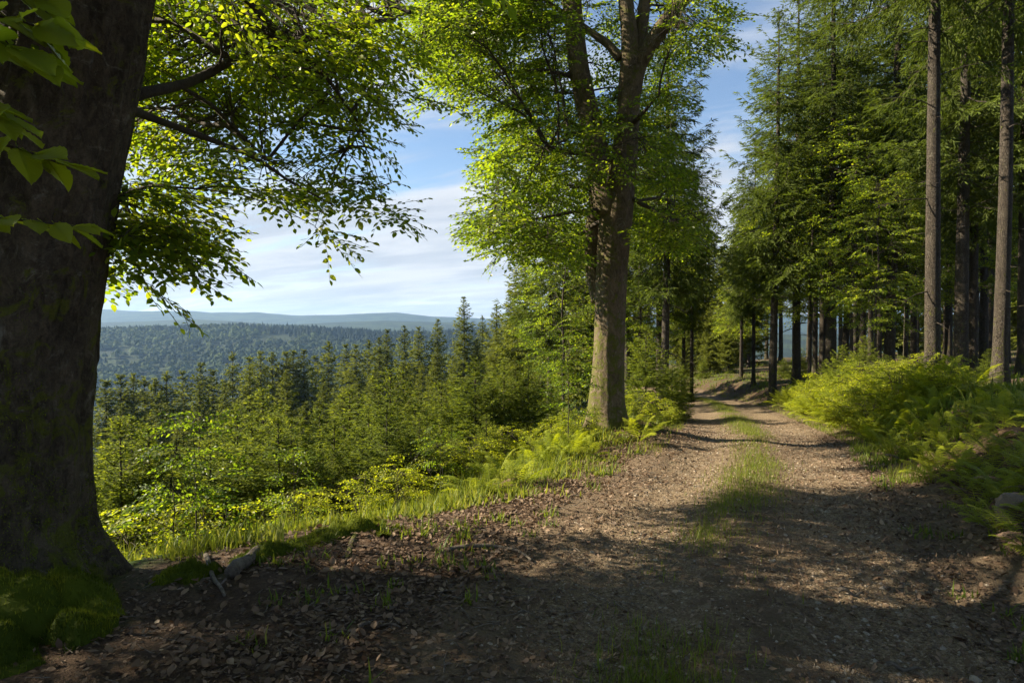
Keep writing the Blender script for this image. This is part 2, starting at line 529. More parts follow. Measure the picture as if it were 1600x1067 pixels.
def stone_material():
    m, t = new_mat('stone')
    ti = t.n('ShaderNodeAttribute', attribute_name='tint').outputs['Fac']
    pos = t.n('ShaderNodeNewGeometry').outputs['Position']
    col = t.ramp(ti, [(0, (0.10, 0.07, 0.045)), (0.5, (0.2, 0.15, 0.10)), (1, (0.38, 0.33, 0.26))])
    nz = t.noise(pos, 45, 4, 0.65)
    col = t.mix(t.mapr(nz, 0.35, 0.7, 0, 0.5), col, (0.07, 0.06, 0.045))
    bp = t.n('ShaderNodeBump', {'Height': nz, 'Strength': 0.7, 'Distance': 0.02})
    p = t.n('ShaderNodeBsdfPrincipled', {'Base Color': col, 'Roughness': 0.85, 'Normal': bp.outputs[0]})
    t.n('ShaderNodeOutputMaterial', {'Surface': p.outputs[0]})
    return m


M_GROUND, M_PATH, M_STONE = ground_material(), path_material(), stone_material()

# ------------------------------------------------------------------ ground sheet and track
rad = np.concatenate([[0.0], np.geomspace(0.5, 60, 120), np.geomspace(62, 5000, 90)])
ang = np.concatenate([np.linspace(-50, 50, 321)[:-1], np.linspace(50, 310, 91)[:-1]])
A_, R_ = np.meshgrid(np.radians(ang), rad)
X_, Y_ = R_ * np.sin(A_), R_ * np.cos(A_)
Z_ = terr(X_, Y_)
Lg = lat(X_, Y_)
Z_ = Z_ - 0.07 * (1 - smooth(HW - 0.45, HW - 0.05, np.abs(Lg))) * (Y_ < 62) * (Y_ > -10) - 0.15 * (1 - smooth(HW - 0.6, HW - 0.2, np.abs(Lg))) * (Y_ < 62) * (Y_ > 14)
gm = np.clip(smooth(-1.0, 0.6, late(Y_) - Lg) * 1.0 + smooth(0.1, 1.2, Lg - HW) * 0.28 + smooth(9, 12, Y_) * 0.16, 0, 1)
gm = np.maximum(gm, 0.4 * (1 - smooth(0.8, 1.7, np.hypot(X_ + 2.9, Y_ - 4.4))))
gm = gm - 1.0 * (1 - smooth(0.0, 0.9, np.abs(Lg) - HW)) * (Y_ < 40)
g = Geo()
nr, na = A_.shape
i = np.arange(nr - 1)[:, None] * na
j = np.arange(na)[None]
k = (j + 1) % na
q = np.stack([i + j, i + na + j, i + na + k, i + k], -1).reshape(-1, 4)
g.add(np.stack([X_, Y_, Z_], -1).reshape(-1, 3), np.vstack([q[:, [0, 2, 1]], q[:, [0, 3, 2]]]), gm.ravel())
ground = link('ground', g.mesh('ground', [M_GROUND], True), kind='structure')

ys = np.concatenate([np.arange(-4, 14, 0.06), np.arange(14, 60, 0.2)])
ts = np.linspace(-1, 1, 45)
Yp, Tp = np.meshgrid(ys, ts, indexing='ij')
sl = np.interp(Yp, _yy, _sl)
cs = 1 / np.sqrt(1 + sl * sl)
edge = HW + 0.05 + 0.22 * fbm(np.stack([Yp * 0.7, np.sign(Tp) * 5, np.zeros_like(Yp)], -1), 3) + np.interp(Yp, [0, 3, 6], [0.35, 0.3, 0.0]) * (Tp < 0)
La = Tp * edge
Xp, Yq = xc(Yp) + La * cs, Yp - La * sl * cs
La = lat(Xp, Yq)
Zp = terr(Xp, Yq, False)
rut = -0.035 * (np.exp(-((La - 0.72) / 0.34) ** 2) + np.exp(-((La + 0.82) / 0.34) ** 2)) + 0.03 * np.exp(-((La + 0.1) / 0.3) ** 2)
nzp = fbm(np.stack([Xp * 1.6, Yq * 1.6, np.zeros_like(Xp)], -1), 4) * 0.035 + fbm(np.stack([Xp * 9, Yq * 9, np.zeros_like(Xp)], -1), 3) * 0.012
Zp = Zp + rut + nzp + 0.006 - 0.11 * smooth(0.86, 1.0, np.abs(Tp))
PZ = (Xp, Yq, Zp)
g = Geo()
nr, na = Xp.shape
i = np.arange(nr - 1)[:, None] * na
j = np.arange(na - 1)[None]
q = np.stack([i + j, i + j + 1, i + na + j + 1, i + na + j], -1).reshape(-1, 4)
wheel = np.clip(np.exp(-((La - 0.75) / 0.45) ** 2) + np.exp(-((La + 0.82) / 0.42) ** 2), 0, 1)
g.add(np.stack([Xp, Yq, Zp], -1).reshape(-1, 3), np.vstack([q[:, [0, 1, 2]], q[:, [0, 2, 3]]]), wheel.ravel())
track = link('forest_track', g.mesh('forest_track', [M_PATH], True), kind='structure')


def surf(x, y):
    """height of what one would step on: the track's own relief or the ground"""
    x, y = np.asarray(x, float), np.asarray(y, float)
    L = lat(x, y)
    z = terr(x, y, False)
    r = -0.035 * (np.exp(-((L - 0.72) / 0.34) ** 2) + np.exp(-((L + 0.82) / 0.34) ** 2)) + 0.03 * np.exp(-((L + 0.1) / 0.3) ** 2)
    nz = fbm(np.stack([x * 1.6, y * 1.6, np.zeros_like(x)], -1), 4) * 0.035 + fbm(np.stack([x * 9, y * 9, np.zeros_like(x)], -1), 3) * 0.012
    return z + np.where(np.abs(L) < HW - 0.1, r + nz + 0.006, 0)


# ------------------------------------------------------------------ leaves, sprays
LEAF6 = np.array([(0, 0, 0), (0.25, 0.27, 0.03), (0.66, 0.25, 0.0), (1, 0, -0.1), (0.66, -0.25, 0.0), (0.25, -0.27, 0.03)], float)
LEAF6T = np.array([(0, 5, 1), (1, 5, 4), (1, 4, 2), (2, 4, 3)])


LEAF4 = np.array([(0, 0, 0), (0.42, 0.31, 0.03), (1, 0, -0.08), (0.42, -0.31, 0.03)], float)
LEAF4T = np.array([(0, 2, 1), (0, 3, 2)])


def spray_template(r, length=0.55, leaf=0.066, LV=LEAF6, LT=LEAF6T):
    """a flat leafy beech twig along +x: leaf verts, leaf tris, leaf tint, stem verts, stem tris"""
    g, st = Geo(), Geo()

    def twig(p0, d, L, lv):
        n = max(3, int(L / 0.045))
        t = np.linspace(0, 1, n + 1)
        bend = r.normal(0, 0.12)
        P = p0 + np.outer(t * L, d) + np.outer(t ** 2 * L * bend, np.array([-d[1], d[0], 0])) + np.outer(t ** 2 * L, [0, 0, -0.16 + r.normal(0, 0.05)])
        if n > 1:
            e = P[[0, n // 2, n]]
            sv = np.vstack([e + [0, 0, 0.0022], e - [0, 0, 0.0022]])
            st.add(sv, [(0, 1, 4), (0, 4, 3), (1, 2, 5), (1, 5, 4)], mi=1)
        else:
            st.add(*tube(P[::2] if n > 4 else P, np.linspace(0.0035, 0.0015, len(P[::2] if n > 4 else P)), 3, False), mi=1)
        side = r.choice([-1, 1])
        for k in range(1, n + 1):
            side = -side
            dd = unit(P[k] - P[k - 1])
            a = math.atan2(dd[1], dd[0]) + side * (math.radians(r.normal(52, 10)) if k < n else r.normal(0, 0.2))
            s = leaf * r.uniform(0.7, 1.15) * (0.75 + 0.25 * min(1, k / 2))
            M = rotz(np.array(a)) @ roty(np.array(r.normal(0.15, 0.22))) @ rotx(np.array(r.normal(0, 0.32 if LV is LEAF6 else 0.6))) * s
            g.many(LV, LT, M[None], P[k][None] + np.array([0, 0, r.normal(0, 0.004)]), np.array([np.clip(r.normal(0.45, 0.27), 0, 1)]))
            if lv and 1 < k < n - 1 and r.random() < 0.62:
                b = math.atan2(dd[1], dd[0]) - side * math.radians(r.normal(46, 8))
                twig(P[k], np.array([math.cos(b), math.sin(b), r.normal(-0.03, 0.08)]), L * (1 - k / n) * r.uniform(0.45, 0.8) + 0.07, lv - 1)
    twig(np.zeros(3), np.array([1.0, 0, 0]), length, 1)
    return np.concatenate(g.V), np.concatenate(g.T), np.concatenate(g.A), np.concatenate(st.V), np.concatenate(st.T)


SPRAYS = [spray_template(np.random.default_rng(100 + k), 0.5 + 0.03 * k) for k in range(7)]
SPRAYS_LO = [spray_template(np.random.default_rng(130 + k), 0.5 + 0.03 * k, 0.074, LEAF4, LEAF4T) for k in range(7)]


def in_poly(px, py, poly):
    poly = np.asarray(poly, float)
    c = np.zeros(len(px), bool)
    for a, b in zip(poly, np.roll(poly, -1, 0)):
        hit = ((a[1] > py) != (b[1] > py)) & (px < (b[0] - a[0]) * (py - a[1]) / (b[1] - a[1] + 1e-12) + a[0])
        c ^= hit
    return c


def place_sprays(geo, pts, dirs, scale, tint, r, tilt=0.3, droop=0.22, lib=None):
    """sprays based at pts, growing towards dirs"""
    n = len(pts)
    yaw = np.arctan2(dirs[:, 1], dirs[:, 0]) + r.normal(0, 0.45, n)
    M = rotz(yaw) @ roty(r.normal(droop, 0.2, n)) @ rotx(r.normal(0, tilt, n)) * (scale * r.uniform(0.8, 1.2, n))[:, None, None]
    lib = lib or SPRAYS_LO
    which = r.integers(0, len(lib), n)
    for k, (lv, lt, la, sv, stt) in enumerate(lib):
        m = which == k
        if m.any():
            tn = np.clip(la[None] + (tint[m] - 0.5)[:, None], 0, 1)
            geo.many(lv, lt, M[m], pts[m], tn, 0)
            geo.many(sv, stt, M[m], pts[m], np.full(m.sum(), 0.5), 1)


def connect(geo, pts, skel, r, per=12, r0=0.022, mi=1):
    """boughs and twigs that carry sprays at pts, grown from the nearest suitable skeleton points; returns growth directions"""
    n = len(pts)
    dirs = np.zeros((n, 3))
    cen = pts[r.choice(n, max(1, n // per), replace=False)]
    own = np.argmin(((pts[:, None] - cen[None]) ** 2).sum(-1), 1)
    for c in range(len(cen)):
        idx = np.where(own == c)[0]
        if not len(idx):
            continue
        mid = pts[idx].mean(0)
        dd = skel - mid
        dist = np.linalg.norm(dd, axis=1) + np.maximum(dd[:, 2], 0) * 0.8 + np.maximum(-dd[:, 2] - 1.5, 0) * 0.3
        a = skel[np.argmin(dist)]
        v = mid - a
        Lb = np.linalg.norm(v) + 1e-6
        t = np.linspace(0, 1, 7)
        P = a + np.outer(t, v) + np.outer(np.sin(t * np.pi), [0, 0, 0.10 * Lb]) + np.outer(np.sin(t * 2.2 * np.pi), r.normal(0, 0.03 * Lb, 3))
        geo.add(*tube(P, np.linspace(r0 * min(1.6, 0.5 + Lb * 0.35), 0.006, 7), 5, False), mi=mi)
        for q in idx:
            s = P[r.integers(2, 7)]
            e = pts[q]
            tt = np.linspace(0, 1, 4)
            Q = s + np.outer(tt, e - s) + np.outer(np.sin(tt * np.pi), [0, 0, 0.07 * np.linalg.norm(e - s)])
            geo.add(*tube(Q, np.linspace(0.0065, 0.0035, 4), 3, False), mi=mi)
            h = e - a
            dirs[q] = h if np.hypot(h[0], h[1]) > 0.05 else e - s + 0.01
    return dirs


def rough_trunk(ctrl, radii, n_ring, seg, amp, seed, lobes=None):
    """a swept stem with lumpy bark relief; lobes = [(angle, width, reach, height)] buttress roots"""
    P = catmull(ctrl, n_ring)
    R = catmull(np.asarray(radii, float)[:, None], n_ring)[:, 0]
    V, F = tube(P, R, seg)
    n = n_ring * seg
    ax = np.repeat(P, seg, 0)
    d = V[:n] - ax
    h = ax[:, 2] - P[0, 2]
    a = np.arctan2(d[:, 1], d[:, 0])
    f = 1 + amp * (fbm(np.stack([np.cos(a) * 2.2, np.sin(a) * 2.2, h * 0.7], -1) + seed, 4) + 0.5 * fbm(np.stack([np.cos(a) * 9, np.sin(a) * 9, h * 2.2], -1) + seed, 3))
    if seg > 90:                                            # long shallow cracks and welts in old bark
        rg = 1 - np.abs(fbm(np.stack([np.cos(a) * 5, np.sin(a) * 5, h * 0.9], -1) + seed + 40, 4))
        f = f - 0.055 * np.clip((rg - 0.86) / 0.14, 0, 1) + 0.03 * np.clip(fbm(np.stack([np.cos(a) * 6, np.sin(a) * 6, h * 4.5], -1) + seed, 3) - 0.18, 0, 1)
    for (la, lw, reach, lh) in lobes or []:
        da = np.angle(np.exp(1j * (a - la)))
        f = f + reach * np.exp(-(da / lw) ** 2) * np.exp(-h / lh)
    V[:n] = ax + d * f[:, None]
    return V, F


# ------------------------------------------------------------------ the big beech at the left edge
base_a = np.array([-3.3, 4.55, 0.0])
base_a[2] = terr1(base_a[0], base_a[1]) - 0.12
tree_a = thing('beech_tree', 'massive dark mossy beech trunk leaning in at the left edge', 'tree', base_a)
ctrl_a = np.array([(-3.42, 4.55, base_a[2]), (-3.40, 4.55, 0.35), (-3.34, 4.55, 0.9), (-3.24, 4.55, 1.7), (-3.02, 4.55, 2.8), (-2.80, 4.56, 3.9), (-2.65, 4.6, 5.5), (-2.6, 4.7, 8), (-2.7, 4.8, 11), (-2.6, 4.8, 14.5)])
rad_a = [0.56, 0.46, 0.43, 0.42, 0.42, 0.415, 0.40, 0.33, 0.22, 0.05]
V, F = rough_trunk(ctrl_a, rad_a, 280, 126, 0.13, 3.1,
                   [(-0.22, 0.22, 1.35, 0.24), (-0.75, 0.16, 0.9, 0.2), (-1.25, 0.22, 1.0, 0.24), (-2.0, 0.3, 0.9, 0.28), (0.6, 0.35, 0.6, 0.4), (1.8, 0.5, 0.6, 0.4), (2.9, 0.4, 0.7, 0.4)])
g = Geo()
g.add(V - base_a, F)
link('trunk', g.mesh('beech_trunk_leaning', [M_BARK_A], True), tree_a)
TRUNK_A = V

rA = np.random.default_rng(11)


def px_branch(pts, r0, r1, n=14):
    P = catmull(np.array([at(*p) for p in pts]), n)
    return P, np.linspace(r0, r1, n)


br_a = [px_branch([(150, 175, 4.7), (215, 148, 4.9), (300, 128, 5.4), (400, 80, 6.0), (560, 45, 7.0), (640, 20, 7.6)], 0.055, 0.012),
        px_branch([(190, 165, 4.6), (230, 182, 5.0), (320, 215, 5.4), (400, 248, 5.6), (455, 285, 5.8), (520, 320, 5.9)], 0.035, 0.007),
        px_branch([(280, 135, 5.3), (330, 165, 5.6), (380, 215, 5.9), (420, 248, 6.0)], 0.018, 0.007),
        px_branch([(240, -120, 4.8), (330, -50, 5.3), (385, 0, 5.7), (440, 60, 6.2), (500, 110, 6.6), (545, 170, 6.9), (585, 235, 7.1)], 0.045, 0.008),
        px_branch([(120, 300, 4.7), (170, 300, 5.0), (200, 330, 5.3), (240, 370, 5.5)], 0.02, 0.006)]
skel_a = [P[2:] for P, _ in br_a]
for P, R in br_a:
    g = Geo()
    g.add(*tube(P - base_a, R * (1 + 0.15 * rA.normal(0, 0.5, len(R))), 8))
    link('branch', g.mesh('beech_branch', [M_TWIG], True), tree_a)
upper = catmull(ctrl_a, 80)[30:]
for k in range(13):          # limbs of the crown above
    s = upper[8 + k * 3]
    a = k * 2.4 + 0.6
    Lk = rA.uniform(3.0, 5.0)
    e = s + np.array([math.cos(a) * Lk, math.sin(a) * Lk, Lk * rA.uniform(0.15, 0.6)])
    P = catmull(np.array([s, s + (e - s) * 0.35 + [0, 0, 0.4], s + (e - s) * 0.7 + [0, 0, 0.35], e]), 12)
    x, y, f = project(P)
    g = Geo()
    g.add(*tube(P - base_a, np.linspace(0.13, 0.02, 12), 7))
    vis = (f > 0.3) & (x > 150) & (x < 1650) & (y > -5)
    if vis.any():
        continue
    link('branch', g.mesh('beech_limb', [M_BARK_A], True), tree_a)
    skel_a.append(P)
skel_a.append(upper)
skel_a = np.vstack(skel_a)

POLY_A = [(150, -60), (620, -60), (608, 40), (640, 100), (665, 140), (630, 170), (632, 235), (590, 262), (585, 300), (615, 335), (560, 322), (492, 362), (455, 325), (395, 322),
          (405, 295), (330, 300), (270, 285), (190, 305), (215, 335), (295, 365), (300, 395), (240, 388), (195, 430), (150, 410)]
n = 2050
px, py = rA.uniform(150, 710, n), rA.uniform(-60, 440, n)
d = 5.4 + 3.2 * rA.random(n) ** 0.8 * np.clip(1.15 - py / 420, 0.15, 1) + np.clip((px - 350) / 350, 0, 1) * 1.1 - 0.5 * (py > 280)
dens = 0.5 + 0.75 * fbm(np.stack([px / 75, py / 45, d * 0.35], -1), 3)
keep = in_poly(px, py, POLY_A) & (rA.random(n) < np.clip(dens + np.where(py < 150, 0.16, 0), 0.05, 1)) & (rA.random(n) < np.clip(1.25 - py / 330, 0.28, 1))
ptA = np.array([at(a, b, c) for a, b, c in zip(px[keep], py[keep], d[keep])])
qx, qy, qd = rA.uniform(160, 300, 200), rA.uniform(270, 425, 200), rA.uniform(4.95, 5.7, 200)      # drooping fringe right of the trunk
kq = in_poly(qx, qy, [(160, 265), (250, 285), (225, 325), (285, 362), (285, 392), (235, 388), (195, 425), (160, 410)]) & (rA.random(200) < 0.62)
ptA = np.vstack([ptA, [at(a, b, c) for a, b, c in zip(qx[kq], qy[kq], qd[kq])]])


def crown_fill(cen, rr, n, r, poly, zmin, sun_gap=None):
    """points of a crown above and outside the frame: never where the photograph shows sky"""
    u = r.normal(size=(n, 3))
    P = np.array(cen) + unit(u) * (r.random((n, 1)) ** 0.4) * np.array(rr)
    x, y, f = project(P)
    x2, y2, _ = project(P + np.array([0, 0, -0.35]))
    infr = (f > 0.2) & (x > -60) & (x < 1660) & (y2 > -30) & (y < 1100)
    dens = fbm(P * 0.55 + 3.3, 3)
    return P[~infr & (P[:, 2] > zmin) & (dens > -0.18)]


ptA2 = crown_fill((-3.6, 4.0, 8.4), (6.0, 5.0, 6.2), 1900, rA, POLY_A, 2.6)
extra = np.stack([rA.uniform(-7.2, -3.4, 260), rA.uniform(2.3, 4.6, 260), rA.uniform(2.5, 6.5, 260)], -1)      # unseen low boughs left of the frame, added to shade the foreground
x_, y_, f_ = project(extra + [0.4, 0, 0])
ptA2 = np.vstack([ptA2[(ptA2[:, 1] < 5.2) | (rA.random(len(ptA2)) < 0.22)], extra[x_ < -40]])
pts = np.vstack([ptA, ptA2])
g = Geo()
dirs = connect(g, pts, skel_a, rA, 11)
dirs[:, 0] += 0.25
tA = np.clip(rA.normal(0.5, 0.16, len(pts)), 0, 1)
nA = len(ptA)
place_sprays(g, pts[:nA], dirs[:nA], 1.0, tA[:nA], rA, lib=SPRAYS)
place_sprays(g, pts[nA:], dirs[nA:], 1.35, tA[nA:], rA)
g.V = [v - base_a.astype(np.float32) for v in g.V]
link('crown', g.mesh('beech_crown_leaning', [M_BEECH, M_TWIG]), tree_a, kind='stuff')


# large near leaves hanging in front of the trunk: every leaf a piece of its own
def big_leaf_mesh(seed):
    r = np.random.default_rng(seed)
    nu, nv = 15, 9
    u, v = np.meshgrid(np.linspace(0, 1, nu), np.linspace(-1, 1, nv), indexing='ij')
    wid = 0.33 * np.sin(np.pi * u ** 0.85) ** 0.8 * (1 - 0.25 * u) + 0.004
    wid = wid * (1 + 0.05 * np.sin(u * 44))
    x = u + 0.10 * np.abs(v) * (1 - u) * 0.6
    y = v * wid
    z = 0.05 * np.abs(v) - 0.16 * u ** 2 + 0.018 * np.sin((u - np.abs(v) * 0.16) * 40) * np.abs(v) ** 0.6 + 0.03 * r.normal() * u * v
    g = Geo()
    i = np.arange(nu - 1)[:, None] * nv
    j = np.arange(nv - 1)[None]
    q = np.stack([i + j, i + nv + j, i + nv + j + 1, i + j + 1], -1).reshape(-1, 4)
    g.add(np.stack([x, y, z], -1).reshape(-1, 3), np.vstack([q[:, [0, 1, 2]], q[:, [0, 2, 3]]]), 0.9)
    P = np.array([(-0.16, 0, 0.02), (0, 0, 0.0), (0.5, 0, -0.045), (0.97, 0, -0.15)])
    g.add(*tube(P, [0.012, 0.012, 0.009, 0.003], 4), tint=0.9)
    return g.mesh('beech_leaf', [M_BEECH], True)


BIG = [big_leaf_mesh(s) for s in range(4)]
near = [  # low sprays between camera and trunk; pixel ends of each twig at its distance
    [(-80, 15, 1.25), (20, 30, 1.25), (90, 55, 1.28)],
    [(-80, 45, 1.2), (-10, 65, 1.2), (45, 88, 1.22)],
    [(-110, 130, 1.2), (-60, 150, 1.2), (2, 190, 1.22)],
    [(-80, 205, 1.35), (20, 230, 1.36), (100, 258, 1.4)],
    [(-80, 335, 1.8), (40, 345, 1.82), (135, 356, 1.85)],
    [(-80, -35, 1.3), (20, -18, 1.3), (75, 2, 1.32)]]
hub = at(-420, 30, 1.9)
limb = catmull(np.array([ctrl_a[5] + [-0.1, -0.2, 0.1], at(-250, -160, 3.6), at(-330, -40, 2.9), hub, at(-330, 120, 1.5), at(-260, 260, 1.5)]), 24)
g = Geo()
g.add(*tube(limb - base_a, np.linspace(0.06, 0.012, 24), 7))
link('branch', g.mesh('low_branch', [M_TWIG], True), tree_a)
for tw in near:
    P = catmull(np.array([at(*p) for p in tw]), 12)
    s = limb[np.argmin(((limb - P[0]) ** 2).sum(1))]
    Q = catmull(np.vstack([s, (s + P[0]) / 2 + [0, 0, 0.05], P[::3], P[-1]]), 20)
    g = Geo()
    g.add(*tube(Q - base_a, np.linspace(0.006, 0.0016, 20), 5))
    twig = link('twig', g.mesh('twig', [M_TWIG], True), tree_a)
    side = 1
    for k in range(2, 12):
        side = -side
        dd = unit(P[k] - P[k - 1])
        yaw = math.atan2(dd[1], dd[0]) + (side * rA.normal(0.85, 0.15) if k < 11 else 0)
        o = link('leaf', BIG[rA.integers(0, 4)], twig, P[k] - base_a)
        o.rotation_euler = (rA.normal(0.25, 0.3), rA.normal(0.30, 0.18), yaw)
        s_ = rA.uniform(0.085, 0.115) * (0.85 if k == 11 else 1)
        o.scale = (s_, s_, s_)

# ------------------------------------------------------------------ the twin-stemmed beech by the track
D_B = 12.3
base_b = ground_at(948, 668)
D_B = base_b[1]
tree_b = thing('beech_tree', 'sunlit twin stemmed beech on the bank beside the gravel track', 'tree', base_b)
rB = np.random.default_rng(23)


def stem_b(pts, radii, n, seg, amp, seed, lobes=None):
    ctrl = np.array([at(a, b, D_B + c) for a, b, c in pts])
    if lobes:
        ctrl[0] = base_b + [0, 0, -0.12]
    V, F = rough_trunk(ctrl, radii, n, seg, amp, seed, lobes)
    return ctrl, V - base_b, F


ctrl_b, V, F = stem_b([(948, 674, 0), (948, 640, 0), (951, 560, 0), (954, 470, 0), (958, 390, 0), (966, 310, 0), (978, 220, 0), (984, 130, 0), (984, 60, 0), (976, -20, 0.1), (970, -200, 0.2), (955, -420, 0.3)],
                      [0.42, 0.325, 0.275, 0.262, 0.268, 0.275, 0.215, 0.19, 0.15, 0.12, 0.09, 0.03], 220, 64, 0.09, 8.8,
                      [(-2.6, 0.35, 0.55, 0.35), (-0.7, 0.35, 0.5, 0.35), (0.8, 0.4, 0.5, 0.35), (2.2, 0.4, 0.5, 0.35), (-1.7, 0.3, 0.4, 0.3)])
g = Geo()
g.add(V, F)
link('trunk', g.mesh('beech_trunk_twin', [M_BARK_B], True), tree_b)
stems = [([(951, 335, 0), (940, 270, 0), (922, 190, 0.1), (905, 110, 0.2), (896, 30, 0.25), (888, -80, 0.3), (860, -300, 0.3)], [0.24, 0.215, 0.19, 0.175, 0.165, 0.14, 0.03]),
         ([(938, 470, 0.2), (927, 420, 0.35), (926, 360, 0.4), (930, 300, 0.5), (922, 220, 0.7), (905, 120, 0.9), (880, 0, 1.2)], [0.16, 0.14, 0.125, 0.115, 0.09, 0.07, 0.04]),
         ([(984, 150, 0), (998, 100, 0), (1030, 50, -0.1), (1068, -5, -0.3), (1100, -80, -0.5), (1160, -240, -0.6)], [0.19, 0.155, 0.135, 0.115, 0.1, 0.03]),
         ([(990, 120, 0.05), (1000, 60, 0.15), (1008, 0, 0.2), (1020, -120, 0.4), (1030, -260, 0.4)], [0.15, 0.12, 0.105, 0.08, 0.03]),
         ([(968, 92, 0), (950, 70, 0.05), (925, 52, 0.1), (895, 30, 0.4), (850, 0, 0.5)], [0.085, 0.075, 0.06, 0.05, 0.03])]
skel_b = [catmull(ctrl_b, 60)[18:]]
for k, (p, r_) in enumerate(stems):
    ct, V, F = stem_b(p, r_, 70, 32, 0.10, 20 + k)
    g = Geo()
    g.add(V, F)
    link('stem' if k < 4 else 'branch', g.mesh('beech_stem', [M_BARK_B], True), tree_b)
    skel_b.append(catmull(ct, 30))
for pts_ in ([(955, 330, 0), (900, 330, -0.3), (840, 345, -0.6), (770, 365, -0.8)], [(940, 250, 0.1), (880, 235, 0), (820, 235, -0.2), (760, 245, -0.3)],
             [(905, 120, 0.2), (840, 110, 0), (760, 120, -0.2), (680, 130, -0.4)], [(972, 300, 0), (1020, 330, -0.4), (1060, 350, -0.6)],
             [(950, 340, 0), (900, 370, 0.6), (850, 395, 1.2)], [(985, 200, 0), (1010, 170, -0.8), (1030, 150, -1.5)], [(930, 200, 0.1), (900, 210, -1.0), (860, 230, -1.8)],
             [(896, 30, 0.25), (820, 40, 0), (720, 40, -0.4), (660, 70, -0.8)], [(950, 290, 0), (955, 265, -1.0), (960, 235, -1.8)]):
    P = catmull(np.array([at(a, b, D_B + c) for a, b, c in pts_]), 14)
    P = P + np.outer(np.linspace(0, 1, 14), [0, 0, 0]) + rB.normal(0, 0.015, (14, 3))
    g = Geo()
    g.add(*tube(P - base_b, np.linspace(0.05, 0.01, 14), 6))
    link('branch', g.mesh('beech_bough', [M_TWIG], True), tree_b)
    skel_b.append(P[2:])
skel_b = np.vstack(skel_b)
POLY_B = [(665, -60), (668, 60), (672, 110), (690, 165), (745, 150), (800, 185), (755, 228), (772, 285), (742, 365), (800, 402), (850, 392), (915, 425), (1000, 362),
          (1055, 385), (1105, 350), (1060, 300), (1030, 215), (1060, 120), (1130, 42), (1110, -60)]
n = 7400
px, py = rB.uniform(620, 1140, n), rB.uniform(-60, 430, n)
d = D_B + rB.uniform(-2.6, 2.3, n)
dens = 0.52 + 1.7 * fbm(np.stack([px / 70, py / 36, d * 0.4], -1), 3)
xs = 955 + (py < 200) * 20
trunkfree = ((np.abs(px - xs) < 75) & (py > 285) & (d < D_B + 0.6)) | (np.abs(px - xs) < 60) & (d < D_B + 0.2) & (rB.random(n) < np.where((py > 165) & (py < 285), 0.72, 0.97))
trunkfree |= (np.abs(px - np.interp(py, [-60, 120, 300, 420], [888, 905, 945, 950])) < 30) & (d < D_B) & (rB.random(n) < 0.75)
keep = in_poly(px, py, POLY_B) & (rB.random(n) < np.clip(dens, 0.03, 1)) & ~trunkfree & ~((px > 1000) & (py < 210) & (rB.random(n) < 0.5)) & ~((px > 905) & (px < 975) & (py < 140) & (rB.random(n) < 0.6))
ptB = np.array([at(a, b, c) for a, b, c in zip(px[keep], py[keep], d[keep])])
ptB2 = crown_fill((1.4, D_B, 12.5), (4.8, 3.4, 5.6), 1000, rB, POLY_B, 5)
pts = np.vstack([ptB, ptB2])
g = Geo()
dirs = connect(g, pts, skel_b, rB, 12)
dirs[:, 0] -= 0.2
place_sprays(g, pts, dirs, 0.98, np.clip(rB.normal(0.50, 0.15, len(pts)), 0, 1), rB)
g.V = [v - base_b.astype(np.float32) for v in g.V]
link('crown', g.mesh('beech_crown_twin', [M_BEECH, M_TWIG]), tree_b, kind='stuff')


# ------------------------------------------------------------------ spruce models
def diamonds(geo, B, D, L, W, r, tint, flat=0.6):
    """needle twiglets: slim folded lozenges from B along D"""
    n = len(B)
    ref = unit(np.stack([r.normal(0, flat, n), r.normal(0, flat, n), np.ones(n)], -1))
    S = unit(np.cross(D, ref))
    N = np.cross(S, D)
    m = B + D * (L * 0.45)[:, None]
    tip = B + D * L[:, None] - N * (L * 0.12)[:, None]
    V = np.stack([B, m + S * W[:, None], tip, m - S * W[:, None]], 1)
    T = np.array([(0, 1, 2), (0, 2, 3)])[None] + (np.arange(n) * 4)[:, None, None]
    geo.add(V.reshape(-1, 3), T.reshape(-1, 3), np.repeat(np.clip(tint, 0, 1), 4), 0)


